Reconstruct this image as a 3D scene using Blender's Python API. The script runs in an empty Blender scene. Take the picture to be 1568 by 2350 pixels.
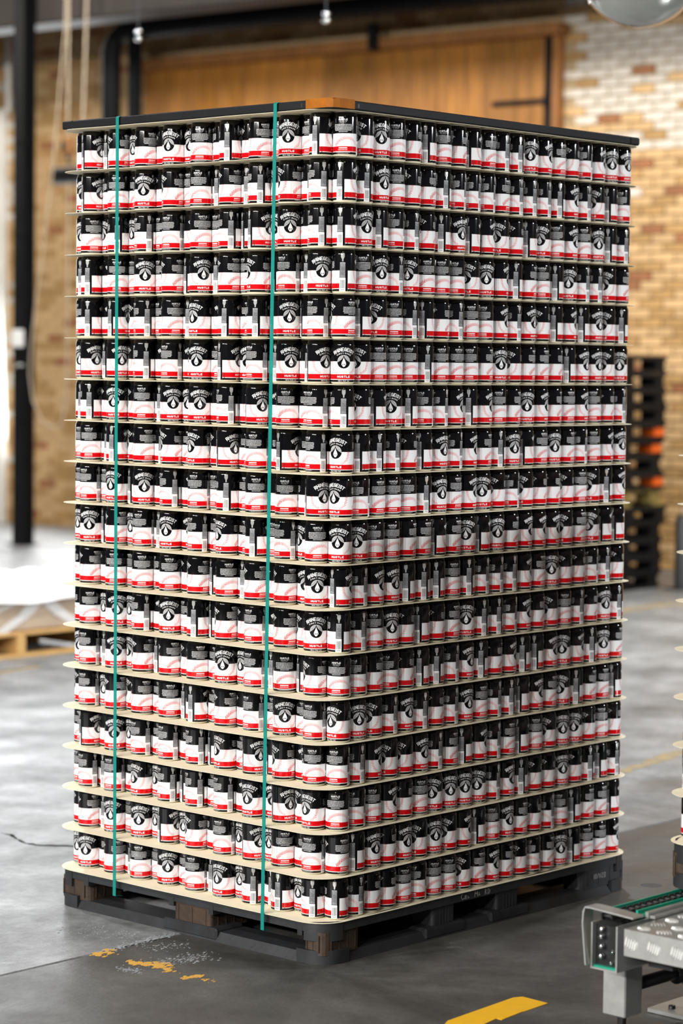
import bpy, math, random
import numpy as np
from mathutils import Matrix, Vector
random.seed(7); rng = np.random.default_rng(7)
S = bpy.context.scene
PI = math.pi
H = 0.116                      # height of the pallet deck: the bottom tier sheet lies here

# ------------------------------------------------------------------ camera
CAM = np.array([-4.75072, -4.36492, 1.52247 + H])
YAW, PITCH, ROLL, FPX = 0.833656, 0.0621787, 0.0116408, 5561.34
def cam_rows():
    cy, sy, cp, sp = math.cos(YAW), math.sin(YAW), math.cos(PITCH), math.sin(PITCH)
    fwd = np.array([sy*cp, cy*cp, -sp]); right = np.array([cy, -sy, 0.0]); up = np.cross(right, fwd)
    c, s = math.cos(ROLL), math.sin(ROLL)
    return c*right + s*up, -s*right + c*up, fwd
CR, CU, CF = cam_rows()
cd = bpy.data.cameras.new('camera'); cam = bpy.data.objects.new('camera', cd); S.collection.objects.link(cam)
cd.sensor_fit = 'VERTICAL'; cd.sensor_height = 36.0; cd.lens = FPX/2350*36.0
cd.clip_start = 0.1; cd.clip_end = 100
cam.matrix_world = Matrix(((CR[0], CU[0], -CF[0], CAM[0]), (CR[1], CU[1], -CF[1], CAM[1]), (CR[2], CU[2], -CF[2], CAM[2]), (0, 0, 0, 1)))
cd.dof.use_dof = True; cd.dof.focus_distance = 6.72; cd.dof.aperture_fstop = 2.4
S.camera = cam

# ------------------------------------------------------------------ world, lights, exposure
S.view_settings.view_transform = 'Standard'; S.view_settings.look = 'None'
S.view_settings.exposure = 0.0; S.view_settings.gamma = 1.0; S.view_settings.use_curve_mapping = False
S.cycles.use_denoising = True; S.cycles.max_bounces = 7; S.cycles.caustics_reflective = False; S.cycles.caustics_refractive = False
W = bpy.data.worlds.new('world'); S.world = W; W.use_nodes = True
W.node_tree.nodes['Background'].inputs[0].default_value = (0.86, 0.93, 1.0, 1)
W.node_tree.nodes['Background'].inputs[1].default_value = 0.14
def area(name, loc, to, sx, sy, power, col=(1, 1, 1), shape='RECTANGLE'):
    L = bpy.data.lights.new(name, 'AREA'); L.shape = shape; L.size = sx; L.size_y = sy; L.energy = power; L.color = col
    o = bpy.data.objects.new(name, L); S.collection.objects.link(o); o.location = loc
    o.rotation_euler = (Vector(to) - Vector(loc)).to_track_quat('-Z', 'Y').to_euler(); return o
area('window_light_south', (7.5, -13.6, 4.95), (0.8, 0, 1.3), 2.4, 0.6, 1650, (0.95, 0.97, 1.0))
area('window_light_north', (10.6, 15.2, 2.75), (0.0, 14.5, 2.2), 5.5, 4.2, 560, (0.93, 0.97, 1.0))
for k in range(5):                                    # a far row of ceiling lamps beyond the camera, low over the left face
    area('hall_lamp_light', (-13.6 + 0.1*k, -5.2 + 2.5*k, 5.1), (0, 0.5, 1.2), 0.42, 0.42, 525, (1.0, 0.98, 0.95), 'DISK')
for k in range(4):                                    # a row of ceiling lamps over the aisle on the camera's side
    area('aisle_lamp_light', (-5.6 + 0.2*k, -4.6 + 2.2*k, 4.9), (-5.4 + 0.2*k, -4.5 + 2.2*k, 0), 0.36, 0.36, 110, (1.0, 0.98, 0.95), 'DISK')
for x, y in ((4.2, 3.2), (7.4, 1.0), (0.6, 5.4)):  # out-of-view lights added to brighten the floor and sheet ends
    area('side_fill_light', (x, y, 4.95), (x, y, 0), 0.4, 0.4, 230, (0.97, 0.98, 1.0), 'DISK')
for k in range(5):                                    # unseen lights added behind the ceiling beam to brighten the brick wall
    area('wall_fill_light', (7.65 - 0.07*(k-1)*2.6, 4.0 + 2.6*k, 5.12), (9.6, 4.0 + 2.6*k, 2.6), 0.5, 0.5, (135, 122, 85, 72, 62)[k], (1.0, 0.95, 0.86), 'DISK')

# ------------------------------------------------------------------ helpers
def lin(c):
    if isinstance(c, str):
        c = c.lstrip('#'); c = [int(c[i:i+2], 16)/255 for i in (0, 2, 4)]
    return tuple((v/12.92 if v <= 0.04045 else ((v+0.055)/1.055)**2.4) for v in c)
def mat(name, col, rough=0.5, metal=0.0, noise=0.0, nscale=8.0, bump=0.0, bscale=60.0, stretch=None, spec=0.5, coat=0.0, col2=None, rnd=0.0):
    m = bpy.data.materials.new(name); m.use_nodes = True; nt = m.node_tree; n = nt.nodes; b = n['Principled BSDF']; l = nt.links
    c = lin(col); b.inputs['Roughness'].default_value = rough; b.inputs['Metallic'].default_value = metal
    b.inputs['Base Color'].default_value = (*c, 1); b.inputs['Specular IOR Level'].default_value = spec; b.inputs['Coat Weight'].default_value = coat
    out = None
    if noise > 0 or bump > 0:
        tc = n.new('ShaderNodeTexCoord'); mp = n.new('ShaderNodeMapping'); l.new(tc.outputs['Object'], mp.inputs[0])
        if stretch: mp.inputs['Scale'].default_value = stretch
    if noise > 0:
        t = n.new('ShaderNodeTexNoise'); t.inputs['Scale'].default_value = nscale; t.inputs['Detail'].default_value = 6; t.inputs['Roughness'].default_value = 0.65
        l.new(mp.outputs[0], t.inputs['Vector'])
        r = n.new('ShaderNodeValToRGB'); l.new(t.outputs['Fac'], r.inputs[0])
        c2 = lin(col2) if col2 else tuple(v*(1-noise) for v in c); c1 = c if col2 else tuple(min(1, v*(1+noise)) for v in c)
        r.color_ramp.elements[0].position = 0.32; r.color_ramp.elements[0].color = (*c2, 1)
        r.color_ramp.elements[1].position = 0.68; r.color_ramp.elements[1].color = (*c1, 1)
        out = r.outputs[0]
    if rnd > 0:
        oi = n.new('ShaderNodeObjectInfo'); h = n.new('ShaderNodeHueSaturation'); mr = n.new('ShaderNodeMapRange')
        mr.inputs['To Min'].default_value = 1-rnd; mr.inputs['To Max'].default_value = 1+rnd
        l.new(oi.outputs['Random'], mr.inputs['Value']); l.new(mr.outputs[0], h.inputs['Value'])
        if out: l.new(out, h.inputs['Color'])
        else: h.inputs['Color'].default_value = (*c, 1)
        out = h.outputs[0]
    if out: l.new(out, b.inputs['Base Color'])
    if bump > 0:
        t2 = n.new('ShaderNodeTexNoise'); t2.inputs['Scale'].default_value = bscale; t2.inputs['Detail'].default_value = 4; l.new(mp.outputs[0], t2.inputs['Vector'])
        bp = n.new('ShaderNodeBump'); bp.inputs['Strength'].default_value = bump; bp.inputs['Distance'].default_value = 0.01
        l.new(t2.outputs['Fac'], bp.inputs['Height']); l.new(bp.outputs[0], b.inputs['Normal'])
    return m

class MB:
    def __init__(s): s.v = []; s.f = []; s.m = []
    def add(s, v, f, mi=0):
        k = len(s.v); s.v += [tuple(p) for p in v]; s.f += [tuple(i+k for i in q) for q in f]; s.m += [mi]*len(f); return s
    def box(s, x0, x1, y0, y1, z0, z1, mi=0):
        v = [(x, y, z) for z in (z0, z1) for y in (y0, y1) for x in (x0, x1)]
        return s.add(v, [(0, 2, 3, 1), (4, 5, 7, 6), (0, 1, 5, 4), (2, 6, 7, 3), (0, 4, 6, 2), (1, 3, 7, 5)], mi)
    def bbox(s, x0, x1, y0, y1, z0, z1, b, mi=0):       # box with chamfered edges
        X = (x0, x1); Y = (y0, y1); Z = (z0, z1); v = []; ix = {}
        for i in (0, 1):
            for j in (0, 1):
                for k in (0, 1):
                    sx, sy, sz = 1-2*i, 1-2*j, 1-2*k
                    for a in range(3):
                        ix[i, j, k, a] = len(v)
                        v.append((X[i] + (0 if a == 0 else b*sx), Y[j] + (0 if a == 1 else b*sy), Z[k] + (0 if a == 2 else b*sz)))
        f = []
        for i in (0, 1):
            f.append([ix[i, j, k, 0] for j, k in ((0, 0), (1, 0), (1, 1), (0, 1))]); f.append([ix[j, i, k, 1] for j, k in ((0, 0), (0, 1), (1, 1), (1, 0))])
            f.append([ix[j, k, i, 2] for j, k in ((0, 0), (1, 0), (1, 1), (0, 1))])
            for j in (0, 1):
                f.append([ix[i, j, 0, 0], ix[i, j, 1, 0], ix[i, j, 1, 1], ix[i, j, 0, 1]]); f.append([ix[i, 0, j, 0], ix[i, 1, j, 0], ix[i, 1, j, 2], ix[i, 0, j, 2]])
                f.append([ix[0, i, j, 1], ix[1, i, j, 1], ix[1, i, j, 2], ix[0, i, j, 2]])
                for k in (0, 1): f.append([ix[i, j, k, a] for a in range(3)])
        c = np.array([(x0+x1)/2, (y0+y1)/2, (z0+z1)/2]); g = []
        for q in f:
            p = [np.array(v[a]) for a in q]; nrm = np.cross(p[1]-p[0], p[2]-p[0])
            g.append(q if np.dot(nrm, sum(p)/len(p) - c) > 0 else q[::-1])
        return s.add(v, g, mi)
    def prism(s, pts, z0, z1, mi=0):
        n = len(pts); v = [(x, y, z0) for x, y in pts] + [(x, y, z1) for x, y in pts]
        return s.add(v, [tuple(range(n))[::-1], tuple(range(n, 2*n))] + [(i, (i+1) % n, n+(i+1) % n, n+i) for i in range(n)], mi)
    def ring(s, outer, inner, z0, z1, mi=0, outer_top=None):
        n = len(outer); ot = outer_top or outer
        v = [(x, y, z0) for x, y in outer] + [(x, y, z1) for x, y in ot] + [(x, y, z0) for x, y in inner] + [(x, y, z1) for x, y in inner]
        f = []
        for i in range(n):
            j = (i+1) % n
            f += [(i, j, n+j, n+i), (n+i, n+j, 3*n+j, 3*n+i), (2*n+j, 2*n+i, 3*n+i, 3*n+j), (j, i, 2*n+i, 2*n+j)]
        return s.add(v, f, mi)
    def tube(s, path, r, seg=10, mi=0, cap=True):
        P = [Vector(p) for p in path]; v = []; f = []; up = Vector((0, 0, 1)); a0 = None
        for i, p in enumerate(P):
            d = (P[min(i+1, len(P)-1)] - P[max(i-1, 0)]).normalized()
            if a0 is None: a0 = d.orthogonal().normalized()
            a = (a0 - d*a0.dot(d)).normalized(); a0 = a; b = d.cross(a); rr = r[i] if isinstance(r, (list, tuple)) else r
            v += [p + a*(rr*math.cos(t)) + b*(rr*math.sin(t)) for t in (2*PI*k/seg for k in range(seg))]
        for i in range(len(P)-1):
            for k in range(seg):
                q = (k+1) % seg; f.append((i*seg+k, i*seg+q, (i+1)*seg+q, (i+1)*seg+k))
        if cap: f += [tuple(range(seg))[::-1], tuple(range((len(P)-1)*seg, len(P)*seg))]
        return s.add(v, f, mi)
    def lathe(s, prof, seg=24, mi=0, c=(0, 0, 0)):
        v = []; f = []
        for r, z in prof: v += [(c[0]+r*math.cos(2*PI*k/seg), c[1]+r*math.sin(2*PI*k/seg), c[2]+z) for k in range(seg)]
        for i in range(len(prof)-1):
            for k in range(seg):
                q = (k+1) % seg; f.append((i*seg+k, i*seg+q, (i+1)*seg+q, (i+1)*seg+k))
        return s.add(v, f, mi)
    def mesh(s, name, mats, smooth=False):
        me = bpy.data.meshes.new(name); me.from_pydata(s.v, [], s.f)
        for m in (mats if isinstance(mats, (list, tuple)) else [mats]): me.materials.append(m)
        if any(s.m): me.polygons.foreach_set('material_index', s.m)
        if smooth: me.polygons.foreach_set('use_smooth', [True]*len(s.f))
        me.update(); return me
    def build(s, name, mats, parent=None, smooth=False, loc=None, rz=0.0):
        return put(name, s.mesh(name, mats, smooth), parent, loc, rz)
def put(name, me, parent=None, loc=None, rz=0.0):
    o = bpy.data.objects.new(name, me); S.collection.objects.link(o)
    if parent: o.parent = parent
    if loc is not None: o.location = loc
    if rz: o.rotation_euler = (0, 0, rz)
    return o
def tag(o, label=None, cat=None, group=None, kind=None):
    if label: o['label'] = label
    if cat: o['category'] = cat
    if group: o['group'] = group
    if kind: o['kind'] = kind
    return o
def empty(name, loc=(0, 0, 0), rz=0.0):
    o = bpy.data.objects.new(name, None); o.empty_display_size = 0.1; S.collection.objects.link(o); o.location = loc; o.rotation_euler = (0, 0, rz); return o
def copy_tree(o, parent=None):
    c = o.copy(); S.collection.objects.link(c); c.parent = parent
    for ch in list(o.children): copy_tree(ch, c)
    return c
def smooth_angle(me, deg=35):
    me.polygons.foreach_set('use_smooth', [True]*len(me.polygons)); me.set_sharp_from_angle(angle=math.radians(deg)); return me
def rrect(x0, x1, y0, y1, r, n=8):
    pts = []
    for cx, cy, a in ((x1-r, y1-r, 0), (x0+r, y1-r, PI/2), (x0+r, y0+r, PI), (x1-r, y0+r, 1.5*PI)):
        pts += [(cx+r*math.cos(a+PI/2*k/n), cy+r*math.sin(a+PI/2*k/n)) for k in range(n+1)]
    return pts
def ray(u, v): return CR*((u-784)/FPX) + CU*(-(v-1175)/FPX) + CF
def at(u, v, depth): return CAM + ray(u, v)*depth
def on_z(u, v, z=0.0):
    d = ray(u, v); return CAM + d*((z-CAM[2])/d[2])
ORD = ['zeroth', 'first', 'second', 'third', 'fourth', 'fifth', 'sixth', 'seventh', 'eighth', 'ninth', 'tenth', 'eleventh', 'twelfth', 'thirteenth', 'fourteenth', 'fifteenth', 'sixteenth', 'seventeenth', 'eighteenth', 'nineteenth', 'twentieth']

# ------------------------------------------------------------------ materials
M = {}
M['black_plastic'] = mat('black_plastic', '#1c1d1f', 0.55, noise=0.45, nscale=11, bump=0.07, bscale=60, col2='#2c2e31')
M['pallet_brown'] = mat('pallet_brown', '#3a2c20', 0.65, noise=0.3, nscale=18, bump=0.2, bscale=60)
M['card'] = mat('card', '#efe8cb', 0.75, noise=0.05, nscale=5)
M['black_wood'] = mat('black_wood', '#111215', 0.6, spec=0.25, noise=0.3, nscale=10, stretch=(1, 1, 6), bump=0.15, bscale=80)
M['tape'] = mat('tape', '#9a5a16', 0.6, noise=0.18, nscale=25, spec=0.12)
M['alu'] = mat('alu', '#d9d6d0', 0.28, 1.0)
M['alu_neck'] = mat('alu_neck', '#e9e4d4', 0.36, 0.25)
M['steel'] = mat('steel', '#bfc0bc', 0.38, 0.7, noise=0.12, nscale=20)
M['steel_dark'] = mat('steel_dark', '#3b3c3d', 0.4, 0.7)
M['black'] = mat('black', '#101113', 0.45)
M['iron_black'] = mat('iron_black', '#131416', 0.62, noise=0.25, nscale=6, spec=0.16)
M['green'] = mat('green', '#1c9d80', 0.35)
M['yellow'] = mat('yellow', '#f2b705', 0.5, noise=0.06, nscale=30)
M['yellow_worn'] = mat('yellow_worn', '#e0a42a', 0.6, noise=0.25, nscale=45, col2='#c79a4a')
M['yellow_faded'] = mat('yellow_faded', '#a98f55', 0.7, noise=0.3, nscale=16, col2='#77736b')
M['white_plastic'] = mat('white_plastic', '#f1f2f2', 0.3, noise=0.05, nscale=12, coat=0.2)
M['white_paint'] = mat('white_paint', '#e8e8e2', 0.5, noise=0.08, nscale=3)
M['crate'] = mat('crate', '#b09c86', 0.7, noise=0.2, nscale=5)
M['pine'] = mat('pine', '#c39a5e', 0.65, noise=0.2, nscale=9, stretch=(1, 6, 6))
M['orange'] = mat('orange', '#f4650a', 0.45)
M['olive_wood'] = mat('olive_wood', '#8b7a3e', 0.7, noise=0.2, nscale=8)
M['mortar'] = mat('mortar', '#ae9775', 0.9, noise=0.2, nscale=20)
M['brick_tan'] = mat('brick_tan', '#c3a072', 0.75, noise=0.15, nscale=12, rnd=0.12, bump=0.3)
M['brick_brown'] = mat('brick_brown', '#ab8654', 0.75, noise=0.2, nscale=12, rnd=0.14, bump=0.3)
M['brick_red'] = mat('brick_red', '#97633f', 0.75, noise=0.2, nscale=12, rnd=0.18, bump=0.3)
M['brick_glare_white'] = mat('brick_glare_white', '#d9d4cc', 0.5, noise=0.16, nscale=14, rnd=0.10, bump=0.3, col2='#b9a78d')
M['door_wood'] = mat('door_wood', '#b87c30', 0.5, noise=0.3, nscale=3.5, stretch=(9, 9, 0.7), rnd=0.26, col2='#80501a')
M['door_trim'] = mat('door_trim', '#8e5c2b', 0.6, noise=0.25, nscale=5, stretch=(1, 1, 1))
M['beam_wood'] = mat('beam_wood', '#1e1612', 0.75, noise=0.3, nscale=5)
M['rope'] = mat('rope', '#b3a48e', 0.7)
M['chrome'] = mat('chrome', '#e8e8e8', 0.08, 1.0)
M['joint'] = mat('joint', '#232220', 0.9)
M['scuff'] = mat('scuff', '#94979a', 0.8, noise=0.15, nscale=40)
M['bright_metal'] = mat('bright_metal', '#f4f4f0', 0.35, 0.45)
M['chalk'] = mat('chalk', '#9a9a98', 0.9)
M['rubber'] = mat('rubber', '#0d0d0e', 0.6)

def strap_mat():
    m = bpy.data.materials.new('strap_plastic'); m.use_nodes = True; n = m.node_tree.nodes; l = m.node_tree.links; b = n['Principled BSDF']
    b.inputs['Base Color'].default_value = (*lin('#1d958c'), 1); b.inputs['Roughness'].default_value = 0.35
    t = n.new('ShaderNodeBsdfTransparent'); t.inputs[0].default_value = (*lin('#5fd6c8'), 1); x = n.new('ShaderNodeMixShader'); x.inputs[0].default_value = 0.35
    l.new(b.outputs[0], x.inputs[1]); l.new(t.outputs[0], x.inputs[2]); l.new(x.outputs[0], n['Material Output'].inputs[0]); return m
M['strap'] = strap_mat()

def glass_mat():
    m = bpy.data.materials.new('lamp_glass'); m.use_nodes = True; b = m.node_tree.nodes['Principled BSDF']
    b.inputs['Base Color'].default_value = (0.36, 0.38, 0.35, 1); b.inputs['Roughness'].default_value = 0.12; b.inputs['Transmission Weight'].default_value = 0.25; b.inputs['Coat Weight'].default_value = 0.6; return m
M['glass'] = glass_mat()

def wrap_mat():
    m = bpy.data.materials.new('stretch_film'); m.use_nodes = True; n = m.node_tree.nodes; l = m.node_tree.links; b = n['Principled BSDF']
    b.inputs['Base Color'].default_value = (0.86, 0.86, 0.84, 1); b.inputs['Roughness'].default_value = 0.2
    t = n.new('ShaderNodeBsdfTransparent'); x = n.new('ShaderNodeMixShader'); x.inputs[0].default_value = 0.45
    l.new(b.outputs[0], x.inputs[1]); l.new(t.outputs[0], x.inputs[2]); l.new(x.outputs[0], n['Material Output'].inputs[0]); return m
M['film'] = wrap_mat()

def concrete(name, dark, light):
    m = bpy.data.materials.new(name); m.use_nodes = True; n = m.node_tree.nodes; l = m.node_tree.links; b = n['Principled BSDF']
    g = n.new('ShaderNodeNewGeometry')
    def noise(sc, det=6, rough=0.6):
        t = n.new('ShaderNodeTexNoise'); t.inputs['Scale'].default_value = sc; t.inputs['Detail'].default_value = det; t.inputs['Roughness'].default_value = rough
        l.new(g.outputs['Position'], t.inputs['Vector']); return t.outputs['Fac']
    def ramp(f, p0, c0, p1, c1):
        r = n.new('ShaderNodeValToRGB'); l.new(f, r.inputs[0]); e = r.color_ramp.elements
        e[0].position = p0; e[0].color = (*c0, 1); e[1].position = p1; e[1].color = (*c1, 1); return r.outputs[0]
    def mul(p, q, f=1.0):
        x = n.new('ShaderNodeMix'); x.data_type = 'RGBA'; x.blend_type = 'MULTIPLY'; x.inputs['Factor'].default_value = f
        l.new(p, x.inputs['A']); l.new(q, x.inputs['B']); return x.outputs['Result']
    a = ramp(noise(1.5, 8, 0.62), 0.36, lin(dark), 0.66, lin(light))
    a = mul(a, ramp(noise(5.5, 9, 0.7), 0.30, (0.62, 0.61, 0.58), 0.70, (1.22, 1.22, 1.22)))
    a = mul(a, ramp(noise(26, 8, 0.75), 0.30, (0.72, 0.72, 0.72), 0.72, (1.18, 1.18, 1.18)))
    a = mul(a, ramp(noise(190, 2, 0.5), 0.30, (0.55, 0.55, 0.55), 0.44, (1, 1, 1)), 0.7)
    sc_ = n.new('ShaderNodeMix'); sc_.data_type = 'RGBA'; l.new(a, sc_.inputs['A']); sc_.inputs['B'].default_value = (0.30, 0.30, 0.295, 1)
    m1 = ramp(noise(3.1, 10, 0.78), 0.62, (0, 0, 0), 0.74, (0.55, 0.55, 0.55)); l.new(m1, sc_.inputs['Factor'])
    l.new(sc_.outputs['Result'], b.inputs['Base Color'])
    r = ramp(noise(2.6), 0.35, (0.34,)*3, 0.7, (0.55,)*3); l.new(r, b.inputs['Roughness'])
    bp = n.new('ShaderNodeBump'); bp.inputs['Strength'].default_value = 0.25; bp.inputs['Distance'].default_value = 0.004; l.new(noise(70, 5), bp.inputs['Height']); l.new(bp.outputs[0], b.inputs['Normal'])
    return m
M['concrete'] = concrete('concrete', '#3f3e3b', '#5f5e5a'); M['concrete_glare'] = concrete('concrete_glare', '#6f7172', '#a4a6a8')

# ------------------------------------------------------------------ the can's printed label, drawn in this script
TW, TH = 2048, 1024
CW, CH = 208.0, 120.8           # millimetres round and high
def draw_label():
    sx, sy = TW/CW, TH/CH
    img = np.zeros((TH, TW, 3), np.float32); met = np.zeros((TH, TW), np.float32)
    BLACK, WHITE, RED, SILVER, GREY = (0.035, 0.03, 0.04), (0.93, 0.93, 0.935), (0.80, 0.035, 0.075), (0.90, 0.90, 0.89), (0.70, 0.71, 0.72)
    img[:] = BLACK
    AA = 0.06
    def window(x0, x1, y0, y1):
        for off in (-CW, 0.0, CW):
            a, b = max(0, int((x0+off)*sx)-1), min(TW, int((x1+off)*sx)+2); c, d = max(0, int(y0*sy)-1), min(TH, int(y1*sy)+2)
            if a < b and c < d:
                X, Y = np.meshgrid((np.arange(a, b)+0.5)/sx-off, (np.arange(c, d)+0.5)/sy); yield slice(c, d), slice(a, b), X, Y
    def paint(s0, s1, cov, col, m=0.0):
        c = np.clip(cov, 0, 1).astype(np.float32); img[s0, s1] += (np.array(col, np.float32)-img[s0, s1])*c[..., None]; met[s0, s1] += (m-met[s0, s1])*c
    def sdf(x0, x1, y0, y1, fn, col, m=0.0):
        for s0, s1, X, Y in window(x0, x1, y0, y1): paint(s0, s1, 0.5 - fn(X, Y)/(2*AA), col, m)
    def rect(x0, x1, y0, y1, col, m=0.0):
        sdf(x0, x1, y0, y1, lambda X, Y: np.maximum(np.abs(X-(x0+x1)/2)-(x1-x0)/2, np.abs(Y-(y0+y1)/2)-(y1-y0)/2), col, m)
    def disc(cx, cy, r, col, m=0.0): sdf(cx-r, cx+r, cy-r, cy+r, lambda X, Y: np.hypot(X-cx, Y-cy)-r, col, m)
    def seg(ax, ay, bx, by, w, col, m=0.0):
        h = w/2
        def fn(X, Y):
            dx, dy = bx-ax, by-ay; q = dx*dx+dy*dy or 1e-9; t = np.clip(((X-ax)*dx+(Y-ay)*dy)/q, 0, 1); return np.hypot(X-ax-t*dx, Y-ay-t*dy)-h
        sdf(min(ax, bx)-h-.2, max(ax, bx)+h+.2, min(ay, by)-h-.2, max(ay, by)+h+.2, fn, col, m)
    def poly(P, col, m=0.0):
        P = np.array(P)
        def fn(X, Y):
            d = np.full(X.shape, 1e9); ins = np.zeros(X.shape, bool)
            for (ax, ay), (bx, by) in zip(P, np.roll(P, -1, 0)):
                dx, dy = bx-ax, by-ay; t = np.clip(((X-ax)*dx+(Y-ay)*dy)/(dx*dx+dy*dy+1e-12), 0, 1)
                d = np.minimum(d, np.hypot(X-ax-t*dx, Y-ay-t*dy)); cr = (ay > Y) != (by > Y)
                ins ^= cr & (X < (bx-ax)*(Y-ay)/(by-ay+1e-12)+ax)
            return np.where(ins, -d, d)
        sdf(P[:, 0].min()-.2, P[:, 0].max()+.2, P[:, 1].min()-.2, P[:, 1].max()+.2, fn, col, m)
    arc = lambda cx, cy, rx, ry, a0, a1, n=6: [(cx+rx*math.cos(math.radians(a0+(a1-a0)*k/n)), cy+ry*math.sin(math.radians(a0+(a1-a0)*k/n))) for k in range(n+1)]
    G = {   # stroke letters on a 0..1 box
        'R': [[(0, 0), (0, 1)], [(0, 1), (.6, 1)] + arc(.6, .75, .38, .25, 90, -90) + [(0, .5)], [(.5, .5), (1, 0)]],
        'H': [[(0, 0), (0, 1)], [(1, 0), (1, 1)], [(0, .5), (1, .5)]], 'I': [[(.5, 0), (.5, 1)]],
        'N': [[(0, 0), (0, 1), (1, 0), (1, 1)]], 'E': [[(1, 1), (0, 1), (0, 0), (1, 0)], [(0, .5), (.8, .5)]],
        'G': [arc(.52, .5, .52, .5, 45, 360, 12) + [(.6, .5)]], 'S': [arc(.5, .75, .45, .25, 20, 270, 8) + arc(.5, .25, .45, .25, 90, -160, 8)],
        'T': [[(0, 1), (1, 1)], [(.5, 1), (.5, 0)]], 'C': [arc(.55, .5, .55, .5, 45, 315, 10)], 'Y': [[(0, 1), (.5, .5), (1, 1)], [(.5, .5), (.5, 0)]],
        'M': [[(0, 0), (0, 1), (.5, .4), (1, 1), (1, 0)]], 'A': [[(0, 0), (.5, 1), (1, 0)], [(.2, .35), (.8, .35)]],
        'D': [[(0, 0), (0, 1), (.45, 1)] + arc(.45, .5, .53, .5, 90, -90, 8) + [(0, 0)]], 'U': [[(0, 1), (0, .4)] + arc(.5, .4, .5, .4, 180, 360, 8) + [(1, 1)]],
        'L': [[(0, 1), (0, 0), (1, 0)]], 'P': [[(0, 0), (0, 1), (.6, 1)] + arc(.6, .72, .38, .28, 90, -90) + [(0, .44)]], '.': [[(.45, .5), (.55, .5)]]}
    def glyph(ch, tr, w, h, th, col):
        for ln in G[ch]:
            Q = [tr((x-.5)*w, (y-.5)*h) for x, y in ln]
            for (a, b), (c, d) in zip(Q, Q[1:]): seg(a, b, c, d, th, col)
    def text(s, cx, cy, w, h, pitch, th, col):
        x = cx-pitch*(len(s)-1)/2
        for ch in s:
            if ch != ' ': glyph(ch, lambda a, b, x=x: (x+a, cy+b), w*(.2 if ch == 'I' else 1), h, th, col)
            x += pitch
    def arched(s, cx, cy, R, w, h, step, th, col):
        adv = [step*(.5 if ch in 'I.' else 1) for ch in s]; tot = sum(adv); pos = 0.0
        for k, ch in enumerate(s):
            a = (pos+adv[k]/2-tot/2)/R; pos += adv[k]
            if ch != ' ': glyph(ch, lambda p, q, a=a: (cx+(R+q)*math.sin(a)+p*math.cos(a), cy+(R+q)*math.cos(a)-p*math.sin(a)), w*(.2 if ch == 'I' else 1), h, th, col)
    X0 = CW/2; deg = CW/360.0
    FX, TX, BX = X0, X0+145*deg, X0+236*deg
    # bands
    rect(-1, CW+1, 26.3, 60.6, WHITE); rect(-1, CW+1, 12.9, 26.3, RED); rect(-1, CW+1, 11.2, 12.9, WHITE)
    # front: arch of letters, place line, emblem, name
    arched('RHINEGEIST', FX+.6, 47.5, 45.5, 5.0, 8.4, 7.3, 1.9, WHITE)
    arched('CINCY.MADE', FX, 46.0, 36.8, 2.3, 3.1, 4.9, .85, WHITE)
    cy = 60.2; r = 17.6
    disc(FX, cy, r+.9, BLACK); disc(FX, cy, r, BLACK)
    hood = [(0, 17.0)] + [(1.2, 13.0), (3.4, 9.0), (6.8, 5.2), (11.0, 1.6), (14.5, -.6), (17.3, -1.6)]
    for sg in (-1, 1):
        for s0, s1, X, Y in window(FX-r-1, FX+r+1, cy-3, cy+r+1):
            x = (X-FX)*sg; y = Y-cy
            hx = np.interp(-y, [-p[1] for p in hood], [p[0] for p in hood])
            d = np.maximum(np.hypot(x, y)-r, hx+.55-x); d = np.maximum(d, -1.3-y)
            ph = (y + 0.25*x)/2.35; st = (np.abs(ph-np.round(ph))*2.35 - .62)
            lobe = 0.5-d/(2*AA); rim = np.abs(d+.35)-.38
            paint(s0, s1, np.minimum(lobe, np.maximum(0.5+st/(2*AA), 0.5-rim/(2*AA))), WHITE)
    def drop(X, Y):
        x = np.abs(X-FX); y = Y-cy
        w = np.interp(y, [-14.2, -13.6, -11.5, -8.5, -5, -1, 3.5, 7.5, 11.5], [0, 2.6, 3.6, 6.2, 6.4, 5.0, 2.9, 1.2, 0]); return np.where((y > -14.2) & (y < 11.5), x-w, 1.0)*.9
    sdf(FX-8, FX+8, cy-15, cy+12, drop, WHITE)
    for sg in (-1, 1): disc(FX+sg*2.5, cy-7.6, 1.45, BLACK)
    text('HUSTLE', FX, 19.7, 3.7, 4.2, 6.2, 1.45, WHITE)
    text('INDIA PALE ALE', FX, 8.3, 1.5, 2.2, 2.35, .55, WHITE)
    # ball stitches: chevrons along curves
    def stitches(P, n, s0, s1, w0, w1, col0, col1, flip=1):
        P = np.array(P); L = np.r_[0, np.cumsum(np.hypot(*np.diff(P, axis=0).T))]
        for k in range(n):
            t = L[-1]*(k+.5)/n; x, y = np.interp(t, L, P[:, 0]), np.interp(t, L, P[:, 1]); x2, y2 = np.interp(t+.5, L, P[:, 0]), np.interp(t+.5, L, P[:, 1])
            if t+.5 > L[-1]: x2, y2 = 2*x-np.interp(t-.5, L, P[:, 0]), 2*y-np.interp(t-.5, L, P[:, 1])
            a = math.atan2(y2-y, x2-x); f = k/(n-1); s = s0+(s1-s0)*f; w = w0+(w1-w0)*f; col = [p+(q-p)*f for p, q in zip(col0, col1)]
            for sg in (-1, 1):
                b = a + flip*sg*math.radians(128); bx, by = x-.35*s*math.cos(a)*0, y
                seg(x+.5*math.cos(a+sg*PI/2), y+.5*math.sin(a+sg*PI/2), x-s*math.cos(a+sg*PI*.72), y-s*math.sin(a+sg*PI*.72), w, col)
    PINK = (0.93, 0.62, 0.64); RD = (0.80, 0.06, 0.10)
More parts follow.
